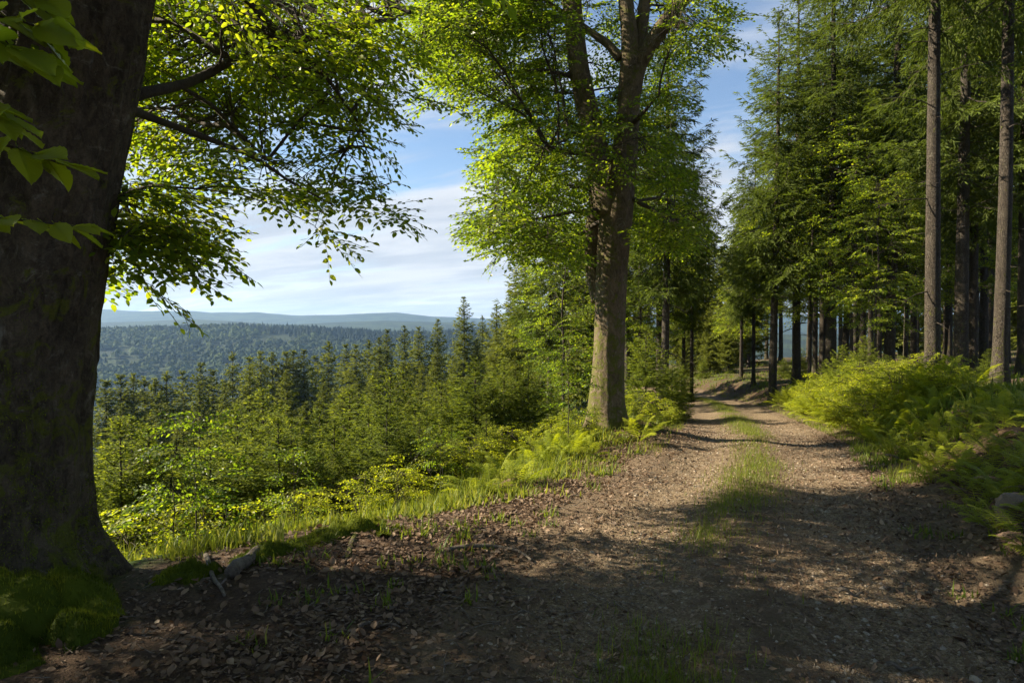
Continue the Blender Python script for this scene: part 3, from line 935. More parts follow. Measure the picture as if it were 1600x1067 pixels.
def spruce_model(seed, h, cb, rmax, whorls, per, tw_gap, let_gap, let_len, let_w, el0=-8, el1=42, droop=0.22, trunk_r=None, shape=0.85, sparse=0.0, dead=0, moss=False, hang=0.25, up=0.2):
    r = np.random.default_rng(seed)
    tr, cr = Geo(), Geo()
    tr_r = trunk_r or h * 0.0095
    zs = np.linspace(0, 1, 26)
    P = np.stack([fbm(np.stack([zs * 2, zs * 0 + seed, zs * 0], -1), 2) * 0.010 * h, fbm(np.stack([zs * 2, zs * 0 + seed + 9, zs * 0], -1), 2) * 0.010 * h, zs * h - 0.12 * (zs == 0)], -1)
    P[0, :2] = P[1, :2] * 0.5
    R = tr_r * (1 - zs) ** 0.75 + 0.006
    R[0] *= 1.35
    ctrl, cr_r = P, R
    V, F = rough_trunk(P, R, 90, 20, 0.06, seed * 1.7, [(a, 0.45, 0.35, 0.012 * h) for a in (0.4, 1.9, 3.3, 5.0)])
    tr.add(V, F)

    def trunk_at(z):
        return np.array([np.interp(z, P[:, 2], P[:, 0]), np.interp(z, P[:, 2], P[:, 1]), z])
    for k in range(dead):                                   # bare snags below the living crown
        z = r.uniform(0.06, cb + 0.1) * h
        a = r.uniform(0, 6.28)
        L = r.uniform(0.12, 0.75) ** 1.3 * rmax * 0.8
        t = np.linspace(0, 1, 5)
        d = np.array([math.cos(a), math.sin(a), 0])
        Q = trunk_at(z) + np.outer(t * L, d) + np.outer(t * L * r.uniform(-0.25, 0.35) - t ** 2 * L * 0.2, [0, 0, 1]) + r.normal(0, 0.02, (5, 3)) * t[:, None]
        tr.add(*tube(Q, np.linspace(0.018, 0.004, 5), 4))
        for q in (2, 3):
            e = Q[q] + np.array([math.cos(a + 0.8 * (-1) ** q), math.sin(a + 0.8 * (-1) ** q), r.uniform(-0.3, 0.1)]) * L * 0.3
            tr.add(*tube(np.array([Q[q], (Q[q] + e) / 2, e]), [0.008, 0.005, 0.002], 3))
    for wI in range(whorls):
        f = ((wI + r.uniform(-0.3, 0.3)) / (whorls - 1))
        f = min(max(f, 0), 0.985)
        z0 = (cb + (1 - cb) * f ** 0.92) * h
        nb = max(3, int(round(per * (1 - 0.35 * f))))
        a0 = r.uniform(0, 6.28)
        for b in range(nb):
            if r.random() < sparse * (1 - f):
                continue
            a = a0 + b * 6.283 / nb + r.normal(0, 0.25)
            L = rmax * (1 - f) ** shape * r.uniform(0.72, 1.12) * (min(1, 0.55 + f * 4) if cb > 0.12 else 1) + 0.02 * rmax
            el = math.radians(el0 + (el1 - el0) * f ** 0.8 + r.normal(0, 5))
            o = np.array([math.cos(a), math.sin(a), 0])
            sd = np.array([-o[1], o[0], 0])
            base = trunk_at(min(z0 + r.normal(0, 0.016) * h, h * 0.995))
            m = 9
            t = np.linspace(0, 1, m)
            Q = base + np.outer(t * L, o) + np.outer((math.tan(el) * t - droop * (1 - f) * np.sin(t * np.pi * 0.6) + up * t ** 3) * L, [0, 0, 1]) + np.outer(t ** 2 * L * r.normal(0, 0.1), sd)
            cr.add(*tube(Q[::2], np.linspace(max(0.006, 0.009 * L), 0.003, 5), 3, False), mi=1)
            n = max(3, int(L / tw_gap))
            tb = np.linspace(0.06 + 0.06 * r.random(), 0.97, n)
            for side in (-1, 1):
                tb2 = np.clip(tb + r.normal(0, 0.3 / n, n), 0.05, 0.99)
                TB = np.stack([np.interp(tb2, t, Q[:, c]) for c in range(3)], -1)
                fw = unit(np.stack([np.interp(np.minimum(tb2 + 0.05, 1), t, Q[:, c]) - np.interp(tb2 - 0.05, t, Q[:, c]) for c in range(3)], -1))
                ln = (0.40 * L * (1 - tb2) ** 0.8 * np.clip(tb2 * 4, 0.6, 1) + 0.10 * L * 0.6 + let_len * 0.5) * r.uniform(0.7, 1.15, n)
                ln = np.minimum(ln, 1.1)
                dr = unit(fw * 0.66 + side * sd * 0.75 + np.stack([np.zeros(n), np.zeros(n), -r.uniform(0.05, 0.05 + 2 * hang, n) * (1 - 0.6 * f)], -1))
                ml = max(2, int(np.ceil(ln.max() / let_gap)))
                s = np.linspace(0.06, 1, ml)
                ok = (s[None] * ln[:, None] <= ln[:, None])
                for s2 in (-1, 0, 1):
                    use = np.broadcast_to((np.arange(ml)[None] * let_gap <= ln[:, None]), (n, ml))
                    pos = np.minimum(np.arange(ml)[None] * let_gap, ln[:, None]) * r.uniform(0.9, 1.0, (n, ml))
                    BB = TB[:, None] + dr[:, None] * pos[..., None] + np.array([0, 0, -1.0]) * (0.18 * pos ** 2 / np.maximum(ln[:, None], 0.05))[..., None]
                    crs = unit(np.cross(dr, np.array([0, 0, 1.0])))
                    DD = unit(dr[:, None] * 0.8 + crs[:, None] * s2 * 0.75 + r.normal(0, 0.22, (n, ml, 3)) + np.array([0, 0, -0.12]))
                    BBu, DDu = BB[use], DD[use]
                    k = len(BBu)
                    LL = let_len * min(1.0, 0.3 + 0.55 * L / (0.35 * rmax)) * r.uniform(0.65, 1.25, k) * (1.15 if s2 == 0 else 0.9)
                    tip = (pos / np.maximum(ln[:, None], 1e-3))[use]
                    diamonds(cr, BBu, DDu, LL, let_w * r.uniform(0.7, 1.2, k), r, 0.30 + 0.32 * tip * np.repeat(tb2[:, None], ml, 1)[use] + r.normal(0, 0.13, k))
            q = 4
            diamonds(cr, np.repeat(Q[-2][None], q, 0), unit(o[None] + [0, 0, math.tan(el) * 0.5] + r.normal(0, 0.25, (q, 3))), np.full(q, min(let_len * 1.3, 0.5 * L)), np.full(q, let_w), r, np.full(q, 0.75))
    q = 6                                                   # leader
    diamonds(cr, np.repeat(trunk_at(h * 0.97)[None], q, 0), unit(np.array([0, 0, 1.0]) + r.normal(0, 0.13, (q, 3))), np.full(q, 0.035 * h), np.full(q, let_w * 0.5), r, np.full(q, 0.7))
    return tr, cr


def model_mesh(name, tc, leafm, bark=None):
    return tc[0].mesh(name + '_trunk', [bark or M_BARK_S], True), tc[1].mesh(name + '_crown', [leafm, M_TWIG]), float(np.concatenate(tc[0].V)[:, 2].max())


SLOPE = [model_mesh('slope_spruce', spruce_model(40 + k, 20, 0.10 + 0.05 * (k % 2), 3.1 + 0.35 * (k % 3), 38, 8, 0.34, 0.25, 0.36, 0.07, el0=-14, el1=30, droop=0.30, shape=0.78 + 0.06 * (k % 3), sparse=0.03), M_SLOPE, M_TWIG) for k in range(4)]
WOOD = [model_mesh('wood_spruce', spruce_model(60 + k, 20, 0.29, 3.2, 25, 7, 0.20, 0.12, 0.21, 0.021, el0=-14, el1=38, droop=0.30, trunk_r=0.205, shape=0.6, sparse=0.25, dead=16, hang=0.4), M_SPRUCE) for k in range(3)]
BARE = [model_mesh('bare_spruce', spruce_model(65 + k, 21, 0.40, 3.3, 20, 6, 0.22, 0.14, 0.22, 0.022, el0=-14, el1=38, droop=0.30, trunk_r=0.20, shape=0.6, sparse=0.2, dead=22, hang=0.4), M_SPRUCE) for k in range(2)]
TALL = [model_mesh('open_spruce', spruce_model(70 + k, 16, 0.33, 2.9, 23, 7, 0.19, 0.12, 0.22, 0.022, el0=-16, el1=40, droop=0.34, trunk_r=0.165, shape=0.75, sparse=0.16, dead=14, hang=0.45, up=0.32), M_SPRUCE) for k in range(2)]
YOUNG = [model_mesh('young_spruce', spruce_model(80 + k, 3.4, 0.03, 1.15 + 0.12 * k, 19, 7, 0.10, 0.06, 0.105, 0.014, el0=0, el1=46, droop=0.12, trunk_r=0.03, shape=0.85, hang=0.14), M_YOUNG, M_TWIG) for k in range(3)]


def put_spruce(kind, models, k, base, h, label, group, wf=1.0, rz=None):
    tm, cm, h0 = models[k % len(models)]
    s = h / h0
    o = thing(kind, label, 'tree', base, rng.uniform(0, 6.28) if rz is None else rz, group, (s * wf, s * wf, s))
    link('trunk', tm, o)
    link('crown', cm, o, kind='stuff')
    return o


ORD = ['first', 'second', 'third', 'fourth', 'fifth', 'sixth', 'seventh', 'eighth', 'ninth', 'tenth', 'eleventh', 'twelfth', 'thirteenth', 'fourteenth', 'fifteenth',
       'sixteenth', 'seventeenth', 'eighteenth', 'nineteenth', 'twentieth', 'twenty-first', 'twenty-second', 'twenty-third', 'twenty-fourth', 'twenty-fifth', 'twenty-sixth', 'twenty-seventh',
       'twenty-eighth', 'twenty-ninth', 'thirtieth', 'thirty-first', 'thirty-second', 'thirty-third', 'thirty-fourth', 'thirty-fifth', 'thirty-sixth', 'thirty-seventh', 'thirty-eighth', 'thirty-ninth', 'fortieth', 'forty-first', 'forty-second', 'forty-third', 'forty-fourth', 'forty-fifth', 'forty-sixth', 'forty-seventh', 'forty-eighth']


def row(name, models, tops, dist, label, group, hmin, hmax, wf=(0.9, 1.15), reverse=False):
    """trees whose tops are seen at these places; the height follows from the slope they stand on"""
    tops = sorted(tops)
    for q, (px, py) in enumerate(tops):
        d = float(dist(px)) * rng.uniform(0.93, 1.07)
        p = at(px, py, d)
        zb = terr1(p[0], p[1])
        for _ in range(40):
            if p[2] - zb > hmax:
                d *= 0.96
            elif p[2] - zb < hmin:
                d *= 1.04
            else:
                break
            p = at(px, py, d)
            zb = terr1(p[0], p[1])
        h = min(max(p[2] - zb, hmin * 0.7), hmax * 1.25)
        put_spruce(name, models, int(rng.integers(0, 99)), (p[0], p[1], zb), h, label % ORD[q], group, rng.uniform(*wf))


SK = [(40, 380), (90, 360), (140, 355), (185, 365), (230, 372), (270, 345), (330, 345), (400, 315), (450, 340), (525, 270), (590, 292), (630, 270), (680, 272), (730, 270), (760, 266),
      (800, 262), (840, 285), (895, 230), (960, 242), (1000, 243), (1050, 225), (1090, 215), (1120, 185), (1185, 170), (1240, 175), (1315, 145), (1415, 60), (1485, 130)]
SK = [(150 + u / 2.46, 440 + v / 2.46) for u, v in SK] + [(776, 476), (797, 456)]
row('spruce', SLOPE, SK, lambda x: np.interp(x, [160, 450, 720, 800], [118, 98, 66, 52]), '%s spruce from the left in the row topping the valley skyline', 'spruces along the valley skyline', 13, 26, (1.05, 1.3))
T2 = [(190, 630), (250, 612), (312, 596), (352, 600), (390, 574), (447, 578), (505, 588), (560, 590), (585, 572), (630, 556), (660, 566), (683, 542), (712, 545), (745, 530), (775, 520), (815, 505)]
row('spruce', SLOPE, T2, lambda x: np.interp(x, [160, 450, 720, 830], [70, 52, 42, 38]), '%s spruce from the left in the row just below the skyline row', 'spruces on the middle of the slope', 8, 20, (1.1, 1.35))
T3 = [(222, 662), (285, 655), (362, 640), (425, 645), (478, 628), (535, 618), (590, 612), (640, 598), (700, 592), (765, 575), (805, 560), (845, 545)]
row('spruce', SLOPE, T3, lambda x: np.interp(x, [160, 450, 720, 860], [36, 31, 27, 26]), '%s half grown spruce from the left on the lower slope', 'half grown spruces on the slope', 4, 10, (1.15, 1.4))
TY = [(206, 652), (338, 668), (372, 640), (412, 610), (455, 655), (500, 640), (545, 610), (575, 640), (609, 580), (648, 630), (690, 600), (742, 561), (787, 565), (825, 566), (860, 590), (1010, 512), (1050, 560), (770, 610), (530, 680), (430, 690), (720, 640)]
row('young_spruce', YOUNG, TY, lambda x: np.interp(x, [160, 500, 740, 900, 1060], [15, 17, 15.5, 17, 17.5]), '%s bright young spruce from the left on the near slope', 'young spruces on the near slope', 1.6, 5.2, (1.0, 1.3))


TZ = [(188, 655), (232, 668), (395, 662), (436, 650), (478, 682), (522, 655), (566, 668), (604, 632), (655, 652), (705, 665), (760, 648), (815, 645), (330, 690), (180, 700), (265, 705), (375, 715), (440, 712), (500, 705), (590, 690), (630, 682), (675, 690)]
row('young_spruce', YOUNG, TZ, lambda x: np.interp(x, [160, 500, 740, 900], [10.5, 11.2, 12, 13.5]), '%s low bushy spruce from the left in front of the taller young spruces', 'low spruces at the bank foot', 1.2, 3.2, (1.0, 1.35))


# tall spruces beside and beyond the track
def tall(px, py, d, h, models, k, label, group, wf=1.0, name='spruce'):
    p = at(px, py, d)
    zb = terr1(p[0], p[1])
    return put_spruce(name, models, k, (p[0], p[1], zb), h, label, group, wf)


GS = 'spruces flanking the track'
tall(1453, 630, 15.0, 20, BARE, 0, 'stout spruce trunk with cut snags on the bank right of the ferns', GS, 0.84)
tall(1562, 602, 16.0, 21, BARE, 1, 'stout lichened spruce trunk near the right edge of the wood', GS, 0.8)
tall(1501, 598, 20.5, 20, WOOD, 2, 'spruce trunk standing left of the stout lichened trunk near the right edge', GS, 0.95)
tall(1520, 592, 24, 19, WOOD, 0, 'dark thin spruce trunk close between two spruces at right', GS, 0.8)
tall(1536, 586, 28, 20, WOOD, 1, 'slim far spruce trunk just left of the stout lichened one', GS, 0.8)
tall(1594, 590, 21, 19, WOOD, 2, 'spruce trunk cut by the right edge of the picture', GS, 0.9)
tall(1208, 611, 26.0, 14.7, TALL, 0, 'tall open spruce right of the bend with its tip against the sky', GS, 1.0)
tall(1242, 590, 29.5, 17.5, TALL, 1, 'straight spruce just right of the tallest tip beside the bend', GS, 1.0)
tall(1177, 619, 33, 12, TALL, 1, 'pale thin spruce trunk on the right verge at the bend', GS, 0.75)
tall(1158, 621, 37, 11, TALL, 0, 'thinnest dark spruce trunk on the right verge at the bend', GS, 0.7)
tall(1274, 566, 36, 19, WOOD, 1, 'thin spruce trunk left of a pair behind the bright ferns', GS, 0.7)
tall(1284, 566, 31, 19, WOOD, 2, 'thicker spruce trunk of a pair behind the bright ferns', GS, 0.8)
tall(1303, 555, 38, 20, WOOD, 0, 'slim spruce trunk right of the pair behind the bright ferns', GS, 0.8)
tall(1392, 545, 25, 20, WOOD, 1, 'spruce trunk behind the young spruces left of the stout bank trunk', GS, 0.95)
tall(1337, 550, 40, 20, WOOD, 2, 'distant spruce trunk above the top of the fern bank', GS, 0.8)
tall(1360, 550, 46, 21, WOOD, 0, 'more distant spruce trunk above the right of the fern bank', GS, 0.8)
tall(1425, 552, 36, 21, WOOD, 2, 'spruce trunk half hidden just left of the stout bank trunk', GS, 0.8)
tall(1480, 560, 33, 21, WOOD, 1, 'far spruce trunk just right of the stout bank trunk', GS, 0.8)
tall(1040, 600, 22.5, 13.6, TALL, 1, 'tall drooping spruce directly behind the twin stemmed beech on its right', GS, 1.0)
tall(1029, 590, 29, 15, WOOD, 2, 'thick shaded spruce trunk behind the drooping spruce', GS, 0.95)
tall(1067, 602, 33, 12, TALL, 0, 'left of two thin spruce trunks on the left verge of the bend', GS, 0.75)
tall(1081, 616, 30, 11.5, TALL, 1, 'right of two thin spruce trunks on the left verge of the bend', GS, 0.7)
tall(858, 592, 27, 12.0, TALL, 0, 'slender spruce with bare lower trunk left of the twin stemmed beech', GS, 0.95)
tall(925, 590, 34, 15, SLOPE, 2, 'full spruce right behind the twin stemmed beech', GS, 1.0)
tall(980, 590, 30, 14, TALL, 1, 'spruce peeping out right of the twin beech trunk', GS, 0.9)
tall(820, 590, 38, 12.0, SLOPE, 1, 'leaning crowned spruce left of the slender bare trunked one', GS, 1.0)
q = 0
for px in np.arange(1296, 1620, 25):
    d = rng.uniform(21, 42)
    pxx = px + rng.uniform(-7, 7)
    if min(abs(pxx - c) for c in (1453, 1562, 1392)) < 14 and d < 30:
        d += 12
    p = at(pxx, 560, d)
    put_spruce('spruce', WOOD if q % 3 else BARE, q, (p[0], p[1], terr1(p[0], p[1])), rng.uniform(17, 21), '%s slim dark spruce from the left between the stout trunks of the right wood' % ORD[q], 'slim spruces inside the right wood', rng.uniform(0.7, 0.9))
    q += 1
BK = [(1060, 395, 52), (1090, 370, 60), (1108, 345, 56), (1128, 385, 64), (1150, 355, 58), (1172, 330, 52), (1110, 470, 46), (1140, 460, 44), (1075, 480, 45), (900, 400, 50), (870, 420, 58), (1000, 380, 48)]
for q, (px, py, d) in enumerate(sorted(BK)):
    p = at(px, py, d)
    zb = terr1(p[0], p[1])
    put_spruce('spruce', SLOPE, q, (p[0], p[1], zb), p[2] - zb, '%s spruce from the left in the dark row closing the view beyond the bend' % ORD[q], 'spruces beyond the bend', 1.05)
q = 0
for px in np.arange(1195, 1640, 24):
    d = rng.uniform(44, 80)
    p = at(px + rng.uniform(-8, 8), 540, d)
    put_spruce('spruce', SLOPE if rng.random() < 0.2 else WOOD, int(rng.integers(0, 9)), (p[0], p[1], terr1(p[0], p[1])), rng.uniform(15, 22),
               '%s spruce from the left in the far row deep in the right wood' % ORD[q], 'far spruces deep in the right wood', 0.95)
    q += 1
YS = [(1318, 540, 18), (1352, 525, 19.5), (1385, 555, 17), (1412, 560, 18.5), (1290, 570, 24), (1065, 560, 30), (1098, 560, 42), (1120, 555, 46), (1142, 562, 44), (1250, 545, 34), (1225, 560, 36), (1545, 560, 19), (1338, 560, 22)]
for q, (px, py, d) in enumerate(sorted(YS)):
    p = at(px, py, d)
    zb = terr1(p[0], p[1])
    put_spruce('young_spruce', YOUNG, q, (p[0], p[1], zb), max(0.9, p[2] - zb), '%s young spruce from the left among the trunks right of the twin beech' % ORD[q], 'young spruces under the tall trunks', 1.3)


# ------------------------------------------------------------------ leafy understorey
def leafy_model(seed, h, spread, nsp, zlo, stem_r, tint, sc=1.0, multi=3, leafm=None):
    r = np.random.default_rng(seed)
    st, cr = Geo(), Geo()
    sk = []
    for m in range(multi):
        a = r.uniform(0, 6.28)
        e = np.array([math.cos(a), math.sin(a), 0]) * spread * 0.35 * (multi > 1) * r.uniform(0.3, 1)
        hh = h * r.uniform(0.75, 1.0)
        P = catmull(np.array([(0, 0, -0.08), e * 0.3 + [0, 0, hh * 0.35], e * 0.7 + [0, 0, hh * 0.7], e + [0, 0, hh]]), 14) + r.normal(0, 0.008 * h, (14, 3)) * np.linspace(0, 1, 14)[:, None]
        st.add(*tube(P, np.linspace(stem_r, stem_r * 0.25, 14), 6))
        sk.append(P)
    sk = np.vstack(sk)
    u = r.random(nsp)
    z = (zlo + (1 - zlo) * u) * h
    rad_ = spread * np.sqrt(r.random(nsp)) * np.sin(np.pi * np.clip(0.12 + 0.83 * u, 0, 1)) ** 0.7
    a = r.uniform(0, 6.28, nsp)
    pts = np.stack([rad_ * np.cos(a) * 0.75, rad_ * np.sin(a) * 0.75, z], -1)
    dirs = connect(cr, pts, sk, r, 7, 0.008)
    dirs = dirs + np.stack([np.cos(a), np.sin(a), 0 * a], -1) * 0.3
    place_sprays(cr, pts, dirs, sc, np.clip(r.normal(tint, 0.14, nsp), 0, 1), r, 0.3, 0.1)
    return st.mesh('leafy_stem', [M_TWIG], True), cr.mesh('leafy_crown', [leafm or M_BEECH, M_TWIG])


SHRUB = [leafy_model(200 + k, 1.2, 0.75, 55, 0.12, 0.012, 0.7, 0.8, 5, M_SHRUB) for k in range(3)]
SAPL = [leafy_model(210 + k, 2.2, 0.42, 22, 0.3, 0.013, 0.28, 0.8, 1) for k in range(3)]
POLE = [leafy_model(220 + k, 9.0, 2.6, 300, 0.28, 0.07, 0.66, 1.25, 1) for k in range(2)]


def put_leafy(name, mod, base, s, label, group, rz=None, part_names=('stem', 'foliage')):
    o = thing(name, label, 'sapling' if name == 'beech_sapling' else ('tree' if name == 'young_beech' else 'shrub'), base, rng.uniform(0, 6.28) if rz is None else rz, group, (s, s, s))
    link(part_names[0], mod[0], o)
    link(part_names[1], mod[1], o, kind='stuff')
    return o


SH = [(215, 800, 9), (255, 795, 9.5), (330, 790, 9.5), (420, 785, 9.6), (470, 775, 9), (520, 760, 10), (560, 755, 9), (620, 745, 9),
      (655, 715, 10.5), (700, 700, 12), (735, 690, 12.5), (790, 672, 13.5), (830, 665, 14.5), (640, 710, 13.5),
      (760, 670, 15),  (1000, 640, 14.5), (1030, 640, 16), (1050, 630, 18), (990, 620, 18), (700, 675, 15.5)]
for q, (px, py, d) in enumerate(sorted(SH)):
    p = at(px, py, d)
    zb = terr1(p[0], p[1])
    s = np.clip((p[2] - zb + 0.1) / 1.2, 0.6, 1.7)
    put_leafy('leafy_shrub', SHRUB[q % 3], (p[0], p[1], zb), s, '%s yellow-green leafy shrub from the left on the near slope' % ORD[q], 'leafy shrubs on the near slope')
LB = [(505, 790), (545, 782), (585, 775), (612, 762), (640, 768), (668, 752), (698, 758), (722, 742), (748, 728), (778, 726), (806, 712), (832, 716), (858, 702), (884, 694), (905, 690), (765, 745)]
for q, (px, py) in enumerate(sorted(LB)):
    p = ground_at(px, py)
    put_leafy('leafy_shrub', SHRUB[q % 3], tuple(p), 0.34 + 0.05 * (q % 4), '%s knee high glowing shrub from the left along the bank edge' % ORD[q], 'low shrubs along the bank edge')
MD = [(12.4, 0.55), (13.0, 1.2), (13.4, 0.6), (13.9, 1.7), (14.3, 0.7), (14.8, 1.3), (15.2, 0.5), (15.6, 1.9), (16.1, 0.8), (16.6, 1.4), (17.1, 0.55), (17.7, 1.1), (18.4, 0.6), (19.2, 0.9), (12.8, 2.0), (15.0, 2.4)]
for q, (y, L) in enumerate(sorted(MD)):
    s_ = math.sqrt(1 + np.interp(y, _yy, _sl) ** 2)
    x = float(xc(y) + (HW + L) * s_)
    put_leafy('leafy_shrub', SHRUB[q % 3], (x, y, terr1(x, y)), 0.62 + 0.06 * (q % 4), '%s low bright shrub from the near end of the sunlit mound right of the track' % ORD[q], 'low shrubs in the sunlit mound')
for (px, top, by, d, k, lab) in [(306, 642, 830, 7.2, 0, 'dark stemmed beech sapling right of the big left trunk, the tallest there'), (272, 668, 840, 7.0, 1, 'dark stemmed sapling between the big left trunk and the tallest sapling'),
                                 (688, 662, 752, 8.3, 2, 'small dark sapling in front of the sunlit ferns on the bank edge'), (888, 528, 690, 11.0, 1, 'thin sapling standing left of the twin beech trunk'),
                                 (460, 700, 800, 8.2, 0, 'sapling rising from the grass edge left of the sunlit ferns')]:
    p = at(px, by, d)
    zb = terr1(p[0], p[1])
    put_leafy('beech_sapling', SAPL[k], (p[0], p[1], zb), (at(px, top, d)[2] - zb) / 2.2, lab, 'saplings along the bank edge')
for (px, d, h, k, lab) in [(1330, 25, 9.5, 0, 'bright young beech lit among spruces left of the stout bank trunk'), (1265, 27, 9.5, 1, 'bright young beech right of the open spruce at the bend'),
                           (1415, 27, 10.5, 1, 'young beech glowing behind the stout bank trunk'), (1520, 26, 10, 0, 'young beech with shaded leaves among the right edge trunks'), (1368, 21, 6.5, 1, 'low young beech spreading behind the fern bank'),
                           (1160, 40, 8.5, 0, 'small young beech overhanging the bend of the track'), (880, 24, 7.5, 0, 'young beech hidden just left behind the twin beech'), (1000, 27, 8.5, 1, 'young beech half behind the twin beech on its right')]:
    p = at(px, 560, d)
    put_leafy('young_beech', POLE[k], (p[0], p[1], terr1(p[0], p[1])), h / 9.0, lab, 'young beeches among the spruces', None, ('trunk', 'crown'))


# the wood goes on behind the viewpoint and shades it
for q, (x, y, m) in enumerate([(9, -4, 1), (12.5, 2, 0), (-3, -12, 2), (15, 7, 1)]):
    put_spruce('spruce', WOOD, m, (x, y, terr1(x, y)), 20 + q % 3, 'tall spruce of the wood standing outside the picture beside and behind the viewpoint', 'spruces outside the picture', 1.05)
for (x, y, k, sc) in [(-8.5, 3.0, 0, 1.1), (-9.3, 4.6, 1, 1.05), (-10.8, 3.6, 0, 1.2)]:  # unseen beeches added left of the frame to shade the foreground
    put_leafy('young_beech', POLE[k], (x, y, terr1(x, y)), sc, 'unseen young beech added outside the picture to shade the foreground', 'young beeches outside the picture', None, ('trunk', 'crown'))


# ------------------------------------------------------------------ ferns
def frond(seed):
    r = np.random.default_rng(seed)
    g = Geo()
    n = 19
    t = np.linspace(0.16, 1, n)
    arch = r.uniform(0.55, 0.9)

    def pt(t):
        th = arch * t * 1.35
        return np.stack([np.sin(th) / arch * 0.62 * t ** 0 * 1.0 * np.ones_like(t), 0 * t, (t * 0.78) - 0.42 * t ** 2.2], -1) * np.array([1, 1, 1.0])
    tt = np.linspace(0, 1, 12)
    g.add(*tube(pt(tt), np.linspace(0.006, 0.0015, 12), 4, False), tint=0.7)
    P = pt(t)
    Tn = unit(np.gradient(P, axis=0))
    for q in range(n):
        Lp = 0.235 * (np.clip((t[q] - 0.10) / 0.2, 0.3, 1)) * (1 - t[q]) ** 0.8 + 0.012
        for s in (-1, 1):
            d = unit(Tn[q] * 0.42 + np.array([0, s, 0]) * 0.9 + np.array([0, 0, -0.12 + r.normal(0, 0.07)]))
            up = unit(np.cross(d, np.cross(Tn[q], d)) * 0 + np.cross(Tn[q], np.array([0, s, 0.0])) * s)
            m = max(2, int(Lp / 0.021))
            a = np.arange(m) / m
            B = P[q] + np.outer(a * Lp, d) + np.outer(-(a ** 2) * Lp * 0.2, [0, 0, 1])
            w_ = (0.036 * (1 - a) ** 0.7 + 0.006) * (0.6 + 0.4 * min(1, Lp / 0.12))
            cr = unit(np.cross(d, np.array([0, 0, 1.0])))
            for ss in (-1, 1):
                tip = B + (cr * ss * 0.85 + d * 0.55) * w_[:, None] + np.outer(r.normal(-0.004, 0.004, m), [0, 0, 1])
                b2 = B + d * (Lp / m * 1.02)
                V = np.stack([B, b2, tip], 1).reshape(-1, 3)
                g.add(V, np.arange(3 * m).reshape(m, 3), np.clip(0.45 + 0.25 * t[q] + r.normal(0, 0.08), 0, 1))
    return g


FG = [frond(300 + k) for k in range(5)]
FM = [f.mesh('fern_frond', [M_FERN]) for f in FG]


FD = [FG[k].mesh('withered_frond', [M_DEAD]) for k in (1, 3)]


def fern_joined(seed, nf):
    r = np.random.default_rng(seed)
    g = Geo()
    for k in range(nf):
        f = FG[r.integers(0, 5)]
        V = np.concatenate(f.V)
        a = k * 6.283 / nf + r.normal(0, 0.3)
        M = rotz(np.array(a)) @ roty(np.array(r.normal(-0.1, 0.22))) @ rotx(np.array(r.normal(0, 0.2))) * r.uniform(0.75, 1.15)
        g.add(V @ M.T, np.concatenate(f.T), np.concatenate(f.A))
    return g.mesh('fern_plant', [M_FERN])


FJ = [fern_joined(320 + k, 9) for k in range(4)]


def put_fern(p, s, label, group, parts, r):
    if not parts:
        o = link('fern', FJ[r.integers(0, 4)], None, p, r.uniform(0, 6.28), (s, s, s * r.uniform(0.9, 1.2)))
        return tag(o, label, 'fern', group)
    o = thing('fern', label, 'fern', p, r.uniform(0, 6.28), group, (s, s, s))
    nf = int(r.integers(6, 9))
    for k in range(nf):
        dead = r.random() < 0.13
        f = link('frond', FD[r.integers(0, 2)] if dead else FM[r.integers(0, 5)], o)
        f.rotation_euler = (r.normal(0, 0.2), r.normal(-0.08, 0.2) + 0.5 * dead, k * 6.283 / nf + r.normal(0, 0.3))
        s2 = r.uniform(0.75, 1.15)
        f.scale = (s2, s2, s2)
    return o


rF = np.random.default_rng(31)
ferns = []
while len(ferns) < 250:                       # sunlit bank beyond and shaded bank near, right of the track
    y = rF.choice([rF.uniform(4.4, 10), rF.uniform(5.2, 25), rF.uniform(12, 20)])
    L = HW + 0.35 + abs(rF.normal(0.7, 0.65)) + (0.0 if y < 9 else 0)
    s = 1 / math.sqrt(1 + np.interp(y, _yy, _sl) ** 2)
    x = float(xc(y) + L / s)
    x_, y_, f_ = project([(x, y, terr1(x, y))])
    if f_[0] < 1 or x_[0] > 1640 or any((x - a) ** 2 + (y - b) ** 2 < 0.055 for a, b in ferns):
        continue
    if (x - 9.2) ** 2 + (y - 15) ** 2 < 0.5:
        continue
    ferns.append((x, y))
ferns.sort(key=lambda p: p[1])
n_sh = sum(1 for p in ferns if p[1] < 10)
for q, (x, y) in enumerate(ferns):
    shade = y < 10
    lab = '%s shaded fern from the near end of the bank right of the track' % ORD[q] if shade and q < 36 else 'shaded fern at the far end of the near bank right of the track' if shade else 'bright sunlit fern in the bank where the track bends away'
    put_fern((x, y, terr1(x, y) - 0.02), rF.uniform(0.75, 1.15) * (0.95 if 12.5 < y < 19.5 else 0.68 if y > 11 else 0.52), lab, 'shaded ferns on the near right bank' if shade else 'sunlit ferns on the far right bank', y < 9.5, rF)
FL = [(735, 762), (700, 770), (765, 770), (790, 748), (715, 740), (750, 735), (820, 738), (800, 722), (845, 722), (770, 716), (735, 712), (830, 705), (865, 712), (690, 748), (655, 760), (640, 772), (880, 700), (800, 700),
      (850, 690), (890, 716), (760, 750), (675, 735), (710, 722), (610, 778), (860, 735), (905, 700), (1000, 690), (1015, 678), (1035, 672), (995, 672), (1050, 662), (575, 785), (815, 760), (925, 712), (620, 765), (785, 735)]
FL = [(a, b) for a, b in FL if not 600 < a < 640] + [(660, 745), (690, 762), (730, 752), (775, 758), (812, 745), (838, 730), (870, 724), (895, 706), (720, 768), (745, 775)]
lf = sorted([(px, tuple(ground_at(px, py))) for px, py in FL])
